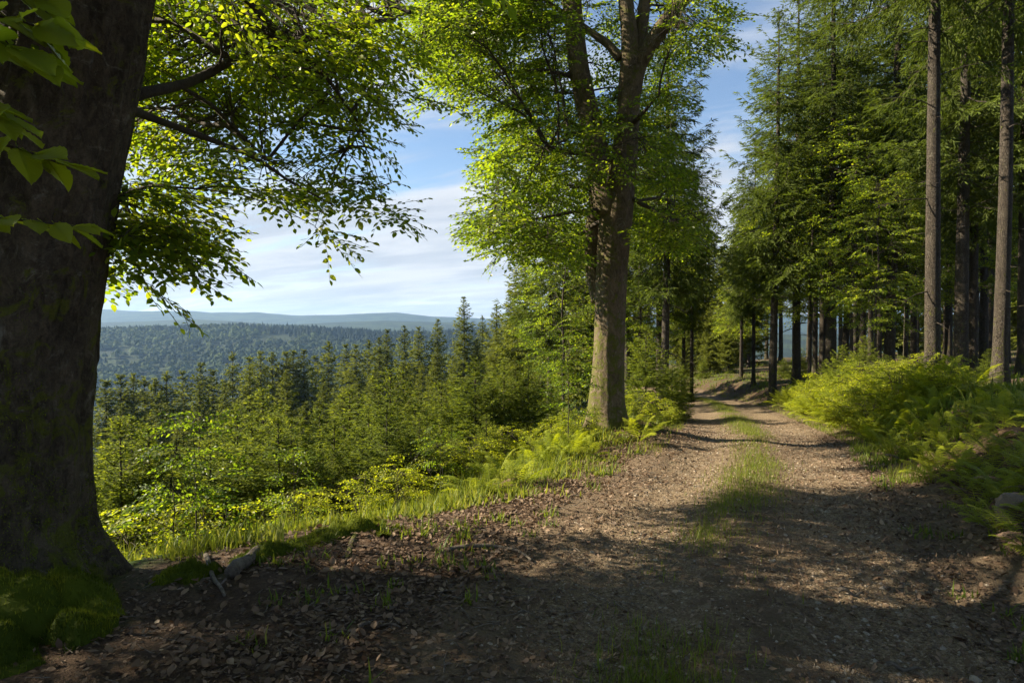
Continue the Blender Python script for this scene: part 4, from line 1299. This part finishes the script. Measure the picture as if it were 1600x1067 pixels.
for q, (px, p) in enumerate(lf):
    put_fern((p[0], p[1], p[2] - 0.02), rF.uniform(0.45, 0.68), '%s fern from the left on the bank edge left of the track' % ORD[q], 'ferns on the left bank edge', px < 830, rF)

# ------------------------------------------------------------------ grass, moss, litter, gravel
BLADE = np.array([(0, -0.5, 0), (0, 0.5, 0), (0.10, 0.42, 0.5), (0.10, -0.42, 0.5), (0.38, 0, 1.0)], float)
BLADET = np.array([(0, 1, 2), (0, 2, 3), (3, 2, 4)])


def blades(name, x, y, h, wd, label, r, mat, zoff=-0.01, zf=None, lean=0.35, tint=0.45):
    n = len(x)
    z = (zf or surf)(x, y) + zoff
    a = r.uniform(0, 6.28, n)
    S = np.zeros((n, 3, 3))
    S[:, 0, 0] = h * r.uniform(0.4, 1.8, n)
    S[:, 1, 1] = wd * r.uniform(0.7, 1.3, n)
    S[:, 2, 2] = h
    M = rotz(a) @ roty(r.normal(0, lean, n)) @ S
    g = Geo()
    g.many(BLADE, BLADET, M, np.stack([x, y, z], -1), np.clip(r.normal(tint, 0.2, n), 0, 1))
    o = link(name, g.mesh(name, [mat]), kind='stuff')
    return tag(o, label, 'moss' if 'moss' in name else 'grass', None, 'stuff')


def from_lat(L, y):
    s = np.interp(y, _yy, _sl)
    c = 1 / np.sqrt(1 + s * s)
    return xc(y) + L / c, y


rG = np.random.default_rng(41)
n = 30000
y = rG.uniform(4.2, 15, n)
L = late(y) + rG.normal(-0.25, 0.6, n)
x, y = from_lat(L, y)
k = (np.hypot(x + 3.3, y - 4.5) > 0.95) & (fbm(np.stack([x * 1.7, y * 1.7, 0 * x], -1), 3) * 1.6 + 0.16 > rG.random(n) * 0.5)
blades('bank_grass', x[k], y[k], rG.gamma(5, 0.026, k.sum()) + 0.03, np.full(k.sum(), 0.006), 'lush green grass along the edge of the left bank', rG, M_GRASS)
n = 34000
y = 2.4 + 30 * rG.random(n) ** 1.9
L = rG.normal(-0.12 - 0.42 * np.clip((6.5 - y) / 3.6, 0, 1), 0.2, n)
x, y = from_lat(L, y)
k = fbm(np.stack([x * 1.5, y * 0.7, 0 * x + 4], -1), 3) * 1.5 + 0.62 > rG.random(n) * 0.8
blades('median_grass', x[k], y[k], rG.gamma(4, 0.014, k.sum()) + 0.015, np.full(k.sum(), 0.0045), 'patchy grass strip between the two wheel tracks', rG, M_GRASS, tint=0.6, lean=0.5)
n = 20000
y = 5 + 40 * rG.random(n) ** 1.3
L = np.where(rG.random(n) < 0.6, HW + np.abs(rG.normal(0.05, 0.3, n)), -HW - np.abs(rG.normal(0.15, 0.6, n)))
keepL = ((L > 0) & (y > 7.5)) | (y > 9.5)
x, y = from_lat(L, y)
k = keepL & (fbm(np.stack([x, y, 0 * x + 9], -1), 3) + 0.3 > rG.random(n) * 0.6)
blades('verge_grass', x[k], y[k], rG.gamma(4, 0.02, k.sum()) + 0.02, np.full(k.sum(), 0.007), 'sunlit grass on the verges of the bending track', rG, M_GRASS, tint=0.55)
nc = 420                                     # scattered weed rosettes at the near right verge and in the litter
y = 2.8 + 8 * rG.random(nc)
L = np.where(rG.random(nc) < 0.55, HW + np.abs(rG.normal(0.0, 0.4, nc)) - 0.15, -HW - 0.2 - np.abs(rG.normal(0.6, 1.0, nc)))
x, y = from_lat(L, y)
k = (fbm(np.stack([x * 1.6, y * 1.6, 0 * x + 2], -1), 3) > -0.02) & (np.hypot(x + 3.3, y - 4.5) > 1.0)
x, y = np.repeat(x[k], 22), np.repeat(y[k], 22)
x, y = x + rG.normal(0, 0.045, len(x)), y + rG.normal(0, 0.045, len(x))
blades('low_weeds', x, y, rG.gamma(4, 0.013, len(x)) + 0.02, np.full(len(x), 0.012), 'low green weeds scattered over the dead leaves', rG, M_GRASS, lean=0.95, tint=0.35)
nc = 620                                     # low herbs between the litter and the drop
y = 4.7 + 8.5 * rG.random(nc)
L = late(y) + rG.normal(0.25, 0.45, nc)
x, y = from_lat(L, y)
k = (fbm(np.stack([x * 1.4, y * 1.4, 0 * x + 15], -1), 3) > -0.1) & (np.hypot(x + 3.3, y - 4.5) > 1.0)
x, y = np.repeat(x[k], 24), np.repeat(y[k], 24)
x, y = x + rG.normal(0, 0.07, len(x)), y + rG.normal(0, 0.07, len(x))
blades('bank_herbs', x, y, rG.gamma(4, 0.02, len(x)) + 0.02, np.full(len(x), 0.02), 'low leafy herbs on the shoulder of the left bank', rG, M_GRASS, lean=0.95, tint=0.5)
nc = 2600                                    # undergrowth of the wood floor beyond
y = 9 + 52 * rG.random(nc) ** 1.2
L = np.where(rG.random(nc) < 0.78, HW + 0.5 + np.abs(rG.normal(0, 0.45, nc)) * (4 + y * 0.45), -HW - 0.7 - np.abs(rG.normal(0, 3.5, nc)))
x, y = from_lat(L, y)
k = ((L > 0) | (y > 13)) & (fbm(np.stack([x * 0.5, y * 0.5, 0 * x + 12], -1), 3) > -0.12)
x, y = np.repeat(x[k], 16), np.repeat(y[k], 16)
x, y = x + rG.normal(0, 0.16, len(x)), y + rG.normal(0, 0.16, len(x))
blades('undergrowth', x, y, rG.gamma(4, 0.026, len(x)) + 0.03, np.full(len(x), 0.03), 'low leafy undergrowth covering the wood floor', rG, M_GRASS, lean=0.8, tint=0.35)

# moss cushions at the foot of the big beech
MC = [(-2.98, 3.78, 0.40, 0.33), (-2.6, 3.98, 0.27, 0.24), (-3.3, 3.5, 0.46, 0.28), (-2.75, 3.42, 0.3, 0.16), (-2.2, 4.55, 0.22, 0.08), (-1.75, 4.95, 0.24, 0.09), (-1.55, 5.25, 0.30, 0.09), (-2.35, 3.62, 0.2, 0.1), (-1.2, 5.55, 0.26, 0.08)]
MC.sort()
for q, (cx, cyy, rr, hh) in enumerate(MC):
    u, v = np.meshgrid(np.linspace(0, 1, 14), np.linspace(0, 2 * np.pi, 41)[:-1], indexing='ij')
    x = cx + u * rr * np.cos(v) * 1.25 * (1 + 0.25 * np.sin(2 * v + q))
    y = cyy + u * rr * np.sin(v) * (1 + 0.2 * np.cos(3 * v + q))
    z = terr(x, y, False) + hh * (1 - u ** 2) + 0.13 * fbm(np.stack([x * 6, y * 6, 0 * x], -1), 3) - 0.03
    nr, na = x.shape
    i = np.arange(nr - 1)[:, None] * na
    j = np.arange(na)[None]
    kk = (j + 1) % na
    qd = np.stack([i + j, i + na + j, i + na + kk, i + kk], -1).reshape(-1, 4)
    g = Geo()
    b0 = np.array([cx, cyy, terr1(cx, cyy)])
    g.add(np.stack([x, y, z], -1).reshape(-1, 3) - b0, np.vstack([qd[:, [0, 1, 2]], qd[:, [0, 2, 3]]]), 0.12)
    nb = int(12500 * rr)
    uu, vv = np.sqrt(rG.random(nb)), rG.uniform(0, 6.283, nb)
    bx = cx + uu * rr * np.cos(vv) * 1.25 * (1 + 0.25 * np.sin(2 * vv + q))
    by = cyy + uu * rr * np.sin(vv) * (1 + 0.2 * np.cos(3 * vv + q))
    bz = terr(bx, by, False) + hh * (1 - uu ** 2) + 0.13 * fbm(np.stack([bx * 6, by * 6, 0 * bx], -1), 3) - 0.032
    S = np.zeros((nb, 3, 3))
    hb = rG.uniform(0.012, 0.034, nb)
    S[:, 0, 0], S[:, 1, 1], S[:, 2, 2] = hb, 0.004, hb
    g.many(BLADE, BLADET, rotz(rG.uniform(0, 6.28, nb)) @ roty(rG.normal(0, 0.5, nb)) @ S, np.stack([bx, by, bz], -1) - b0, np.clip(0.45 + 0.9 * fbm(np.stack([bx * 6, by * 6, 0 * bx + 1], -1), 3) + rG.normal(0, 0.16, nb), 0, 1))
    o = link('moss_cushion', g.mesh('moss_cushion', [M_MOSS], False), None, b0)
    tag(o, '%s mossy green cushion from the left around the foot of the leaning beech' % ORD[q], 'moss', 'moss cushions by the big beech')

# shaggy moss growing on the trunk itself
nv = 280 * 126
ringc = np.repeat(TRUNK_A[:nv].reshape(280, 126, 3).mean(1), 126, 0)
vid = rG.integers(0, nv, 150000)
pv = TRUNK_A[vid]
hv = pv[:, 2] - base_a[2]
kp = (hv < 3.6) & (fbm(np.stack([pv[:, 0] * 2.6, pv[:, 1] * 2.6, pv[:, 2] * 1.5], -1) + 7, 4) * 1.6 > -0.22 + 0.28 * hv) & (hv > 0.02)
pv, nv_ = pv[kp][:17000], unit(pv[kp][:17000] - ringc[vid[kp][:17000]])
pv = pv + rG.normal(0, 0.014, pv.shape)
nb = len(pv)
dn = unit(nv_ * 0.8 + rG.normal(0, 0.5, (nb, 3)) + [0, 0, -0.25])
sd_ = unit(np.cross(dn, rG.normal(0, 1, (nb, 3))))
hb = rG.uniform(0.008, 0.022, nb)[:, None]
b0_ = pv - nv_ * 0.006
g = Geo()
g.add(np.stack([b0_ - sd_ * 0.0035, b0_ + sd_ * 0.0035, b0_ + dn * hb], 1).reshape(-1, 3) - base_a, np.arange(3 * nb).reshape(-1, 3), np.repeat(np.clip(rG.normal(0.45, 0.22, nb), 0, 1), 3))
link('moss', g.mesh('trunk_moss', [M_MOSS]), tree_a, kind='stuff')

DEADL = np.array([(0, 0, 0), (0.22, 0.24, 0.10), (0.6, 0.27, 0.13), (1, 0, 0.14), (0.6, -0.27, 0.06), (0.22, -0.24, 0.02)], float)


def lay(n, r, size, x, y, tilt=0.35, zo=0.008):
    z = surf(x, y) + zo
    S = np.zeros((n, 3, 3))
    s = size * np.clip(r.lognormal(-0.1, 0.38, n), 0.35, 1.7)
    S[:, 0, 0], S[:, 1, 1], S[:, 2, 2] = s, s * r.uniform(0.7, 1.2, n), s * r.uniform(-1.0, 2.0, n)
    M = rotz(r.uniform(0, 6.28, n)) @ roty(r.normal(0, tilt, n)) @ rotx(r.normal(0, tilt, n)) @ S
    return M, np.stack([x, y, z], -1)


rL = np.random.default_rng(51)
n = 62000
y = 2.2 + 11 * rL.random(n) ** 1.35
lu = rL.random(n)
L = np.where(lu < 0.55, -HW - 0.35 - np.abs(rL.normal(0, 1.2, n)) * np.interp(y, [7, 9.5], [1, 0.45]), np.where(lu < 0.75, -HW - 0.25 + rL.normal(0, 0.42, n), HW - 0.1 + rL.normal(0.2, 0.6, n)))
x, y = from_lat(L, y)
k = (np.hypot(x + 3.3, y - 4.5) > 0.62) & (L > late(y) - 0.2) & (fbm(np.stack([x * 1.8, y * 1.8, 0 * x + 6], -1), 3) * 1.2 + 0.8 > rL.random(n))
x, y = x[k], y[k]
g = Geo()
M, Q = lay(len(x), rL, 0.035, x, y)
g.many(DEADL, LEAF6T, M, Q, np.clip(rL.normal(0.40, 0.22, len(x)), 0, 1))
tag(link('leaf_litter', g.mesh('leaf_litter', [M_DEAD]), kind='stuff'), 'carpet of brown dead beech leaves beside the track', 'leaf litter', None, 'stuff')
n = 26000
y = 2.2 + 16 * rL.random(n) ** 1.6
L = rL.uniform(-1.5, 1.5, n)
x, y = from_lat(L, y)
g = Geo()
M, Q = lay(n, rL, 0.028, x, y, 0.5, 0.006)
g.many(DEADL[[0, 1, 3, 4]], LEAF4T, M, Q, np.clip(rL.normal(0.5, 0.25, n), 0, 1))
tag(link('leaf_crumbs', g.mesh('leaf_crumbs', [M_DEAD]), kind='stuff'), 'crumbled bits of dead leaf strewn over the gravel track', 'leaf litter', None, 'stuff')
PEB = np.array([(1, 0, 0), (0.3, 0.8, 0.1), (-0.7, 0.6, 0), (-0.9, -0.4, 0.1), (0.2, -0.9, 0), (0.2, 0.1, 0.65), (-0.3, -0.1, 0.55)], float)
PEBT = np.array([(0, 1, 5), (1, 2, 6), (1, 6, 5), (2, 3, 6), (3, 4, 6), (4, 5, 6), (4, 0, 5)])
n = 12000
y = 2.2 + 14 * rL.random(n) ** 1.7
L = np.where(rL.random(n) < 0.5, rL.normal(0.75, 0.4, n), rL.normal(-0.8, 0.4, n))
x, y = from_lat(L, y)
s = rL.gamma(3, 0.0026, n) + 0.003
M = rotz(rL.uniform(0, 6.28, n)) * s[:, None, None]
g = Geo()
g.many(PEB, PEBT, M, np.stack([x, y, surf(x, y) - 0.001], -1), rL.random(n) ** 1.3)
tag(link('gravel', g.mesh('gravel', [M_STONE]), kind='stuff'), 'loose gravel chips lying in the wheel tracks', 'gravel', None, 'stuff')


n = 700
y = 2.4 + 8 * rL.random(n) ** 1.3
x, y = from_lat(-HW + 0.9 - np.abs(rL.normal(0, 1.6, n)), y)
TW = np.array([(-0.5, 0.02, 0), (-0.5, -0.02, 0), (-0.5, 0, 0.035), (0.0, 0.06, 0.02), (0.0, 0.03, 0.02), (0.0, 0.045, 0.05), (0.5, -0.01, 0.01)], float)
TWT = np.array([(0, 1, 4), (0, 4, 3), (1, 2, 5), (1, 5, 4), (2, 0, 3), (2, 3, 5), (3, 4, 6), (4, 5, 6), (5, 3, 6)])
M, Q = lay(n, rL, 0.14, x, y, 0.12, 0.012)
M[:, :, 2] = np.abs(M[:, :, 2]) * 0 + np.array([0, 0, 0.13])
g = Geo()
g.many(TW, TWT, M, Q, np.full(n, 0.5))
tag(link('twig_debris', g.mesh('twig_debris', [M_STICK]), kind='stuff'), 'small broken twigs strewn through the leaf litter', 'twigs', None, 'stuff')


def dead_leaf_mesh(seed):
    r = np.random.default_rng(seed)
    nu, nv = 8, 5
    u, v = np.meshgrid(np.linspace(0, 1, nu), np.linspace(-1, 1, nv), indexing='ij')
    wid = 0.33 * np.sin(np.pi * u ** 0.85) ** 0.8 + 0.006
    y = v * wid
    z = 0.12 * r.uniform(0.3, 1.6) * v ** 2 + 0.14 * r.normal() * u ** 2 + 0.10 * r.normal() * u * v
    g = Geo()
    i = np.arange(nu - 1)[:, None] * nv
    j = np.arange(nv - 1)[None]
    q = np.stack([i + j, i + nv + j, i + nv + j + 1, i + j + 1], -1).reshape(-1, 4)
    g.add(np.stack([u - 0.5, y, z], -1).reshape(-1, 3), np.vstack([q[:, [0, 1, 2]], q[:, [0, 2, 3]]]), float(np.clip(r.normal(0.6, 0.2), 0.2, 1)))
    return g.mesh('fallen_leaf', [M_DEAD], True)


DL = [dead_leaf_mesh(s) for s in range(8)]
cnt = 0
while cnt < 220:
    px, py = rL.uniform(260, 1000), rL.uniform(820, 1062)
    if px > 500 + (1067 - py) * 1.6:
        continue
    p = ground_at(px, py)
    if lat(p[0], p[1]) < late(p[1]) + 0.3 or math.hypot(p[0] + 3.3, p[1] - 4.5) < 1.0:
        continue
    o = link('fallen_leaf', DL[cnt % 8], None, (p[0], p[1], float(surf(p[0], p[1])) + 0.022))
    o.rotation_euler = (rL.normal(0, 0.3), rL.normal(0, 0.3), rL.uniform(0, 6.28))
    s_ = rL.uniform(0.045, 0.066)
    o.scale = (s_, s_, s_)
    tag(o, 'curled brown beech leaf lying on top of the leaf litter left of the track', 'leaf', 'fallen leaves on the litter')
    cnt += 1


# ------------------------------------------------------------------ fallen sticks, roots, stones
def stick(pts, r0, r1, label, name='fallen_stick', lift=0.01, mat=M_STICK, fork=True, cat='stick'):
    W = np.array([ground_at(*p) for p in pts])
    P = catmull(W, 16)
    P[:, 2] = surf(P[:, 0], P[:, 1]) + lift + r0 * 0.5 + 0.012 * np.sin(np.linspace(0, 9, 16))
    b = P[0].copy()
    g = Geo()
    V, F = rough_trunk(P - b, np.linspace(r0, r1, 16), 40, 10, 0.22, r0 * 90)
    g.add(V, F)
    o = link(name, g.mesh(name, [mat], True), None, b)
    return tag(o, label, cat)


stick([(322, 872), (334, 905), (351, 938)], 0.020, 0.010, 'pale bare stick lying beside the foot of the big left trunk')
stick([(362, 905), (385, 885), (412, 868)], 0.050, 0.038, 'short mossy log piece beside the pale bare stick', 'log', 0.02, cat='log')
stick([(700, 862), (770, 858), (800, 862), (830, 880)], 0.018, 0.008, 'dark crooked branch lying on the leaf litter by the track')
stick([(1310, 921), (1335, 924), (1350, 923)], 0.012, 0.006, 'dark short twig lying on the right wheel track')
stick([(1386, 1030), (1410, 1034), (1440, 1036)], 0.012, 0.006, 'dark twig on the track near the bottom edge')
stick([(560, 985), (590, 979), (625, 985)], 0.012, 0.005, 'thin dark twig among the dead leaves near the bottom')
stick([(420, 855), (500, 835), (560, 822), (610, 800)], 0.035, 0.02, 'mossy half buried root along the bank edge', 'surface_root', -0.032, M_BARK_A, cat='root')


def rock(px, py, s, label, seed):
    p = ground_at(px, py)
    r = np.random.default_rng(seed)
    u, v = np.meshgrid(np.linspace(0, np.pi, 18), np.linspace(0, 2 * np.pi, 29)[:-1], indexing='ij')
    d = np.stack([np.sin(u) * np.cos(v), np.sin(u) * np.sin(v), np.cos(u) * 0.75], -1)
    d = d * (1 + 0.35 * fbm(d * 1.6 + seed, 3) + 0.08 * fbm(d * 7 + seed, 3))[..., None] * s
    nr, na = u.shape
    i = np.arange(nr - 1)[:, None] * na
    j = np.arange(na)[None]
    kk = (j + 1) % na
    qd = np.stack([i + j, i + na + j, i + na + kk, i + kk], -1).reshape(-1, 4)
    g = Geo()
    g.add(d.reshape(-1, 3), np.vstack([qd[:, [0, 1, 2]], qd[:, [0, 2, 3]]]), 0.25)
    tag(link('rock', g.mesh('rock', [M_STONE], True), None, (p[0], p[1], p[2] + s * 0.15)), label, 'rock')


rock(1592, 800, 0.17, 'weathered rock poking out of the fern bank at the right edge', 5)

# ------------------------------------------------------------------ far woods and haze
rW = np.random.default_rng(61)
bm_u, bm_v = np.meshgrid(np.linspace(0.15, np.pi * 0.55, 3), np.linspace(0, 2 * np.pi, 7)[:-1], indexing='ij')
blob = np.stack([np.sin(bm_u) * np.cos(bm_v), np.sin(bm_u) * np.sin(bm_v), np.cos(bm_u)], -1)
nr, na = bm_u.shape
i = np.arange(nr - 1)[:, None] * na
j = np.arange(na)[None]
kk = (j + 1) % na
qd = np.stack([i + j, i + na + j, i + na + kk, i + kk], -1).reshape(-1, 4)
BT = np.vstack([qd[:, [0, 1, 2]], qd[:, [0, 2, 3]], [(0, 1, 2), (0, 2, 3), (0, 3, 4), (0, 4, 5)]])
g = Geo()
n = 11500
yy = np.sqrt(rW.uniform(330 ** 2, 1420 ** 2, n))
aa = rW.uniform(-0.95, 0.25, n)
xx = yy * aa
con = fbm(np.stack([xx / 190, yy / 150, 0 * xx], -1), 3) * 1.3 + 0.28 * smooth(850, 1200, yy) - 0.12 > 0.02          # stands of conifers among broadleaved wood
clear = fbm(np.stack([xx / 75, yy / 75, 0 * xx + 20], -1), 3) > 0.30
for kd in range(6):
    sel = (np.arange(n) % 6 == kd) & ~clear
    B = blob * (1 + 0.30 * rW.normal(0, 1, blob.shape[:2])[..., None] * 0.8)
    for cf in (0, 1):
        m = sel & (con == bool(cf))
        s = rW.uniform(3.6, 6.6, m.sum()) * (0.72 if cf else 1.0)
        S = np.zeros((m.sum(), 3, 3))
        S[:, 0, 0] = S[:, 1, 1] = s
        S[:, 2, 2] = s * (2.1 if cf else 0.95)
        zz = terr(xx[m], yy[m]) + (2.5 if cf else 4.0)
        tmpl = B.copy()
        if cf:
            tmpl[..., :2] *= (np.linspace(0.25, 1.0, nr))[:, None, None]
        g.many(tmpl.reshape(-1, 3), BT, rotz(rW.uniform(0, 6.28, m.sum())) @ S, np.stack([xx[m], yy[m], zz], -1), np.clip((0.10 if cf else 0.52) + 0.55 * fbm(np.stack([xx[m] / 90, yy[m] / 90, 0 * xx[m] + 3], -1), 3) + rW.normal(0, 0.1, m.sum()), 0, 1))
mw, t = new_mat('far_wood')
ti = t.n('ShaderNodeAttribute', attribute_name='tint').outputs['Fac']
pos = t.n('ShaderNodeNewGeometry').outputs['Position']
nz = t.noise(pos, 0.9, 3, 0.7)
col = t.ramp(ti, [(0, (0.010, 0.018, 0.009)), (0.35, (0.022, 0.036, 0.012)), (0.7, (0.055, 0.082, 0.018)), (1, (0.09, 0.12, 0.024))])
col = t.mix(t.mapr(nz, 0.35, 0.65, 0.55, 0.0), col, (0.012, 0.02, 0.008))
bp = t.n('ShaderNodeBump', {'Height': nz, 'Strength': 1.0, 'Distance': 1.6})
p = t.n('ShaderNodeBsdfPrincipled', {'Base Color': col, 'Roughness': 0.9, 'Specular IOR Level': 0.1, 'Normal': bp.outputs[0]})
t.n('ShaderNodeOutputMaterial', {'Surface': p.outputs[0]})
tag(link('far_forest', g.mesh('far_forest', [mw]), kind='stuff'), 'wooded hillside of mixed forest across the valley', 'forest', None, 'stuff')

hm, t = new_mat('haze_air')
vol = t.n('ShaderNodeVolumePrincipled', {'Color': (0.38, 0.62, 1.0, 1), 'Density': 0.0001, 'Anisotropy': 0.25})
t.n('ShaderNodeOutputMaterial', {'Volume': vol.outputs[0]})
g = Geo()
b = 5300.0
V = np.array([(x, y, z) for x in (-b, b) for y in (-b, b) for z in (-175.0, 130.0)])
g.add(V, [(0, 1, 3), (0, 3, 2), (4, 6, 7), (4, 7, 5), (0, 4, 5), (0, 5, 1), (2, 3, 7), (2, 7, 6), (0, 2, 6), (0, 6, 4), (1, 5, 7), (1, 7, 3)])
hz = link('haze', g.mesh('haze', [hm]), kind='stuff')
tag(hz, 'pale blue air haze over the valley', 'haze', None, 'stuff')
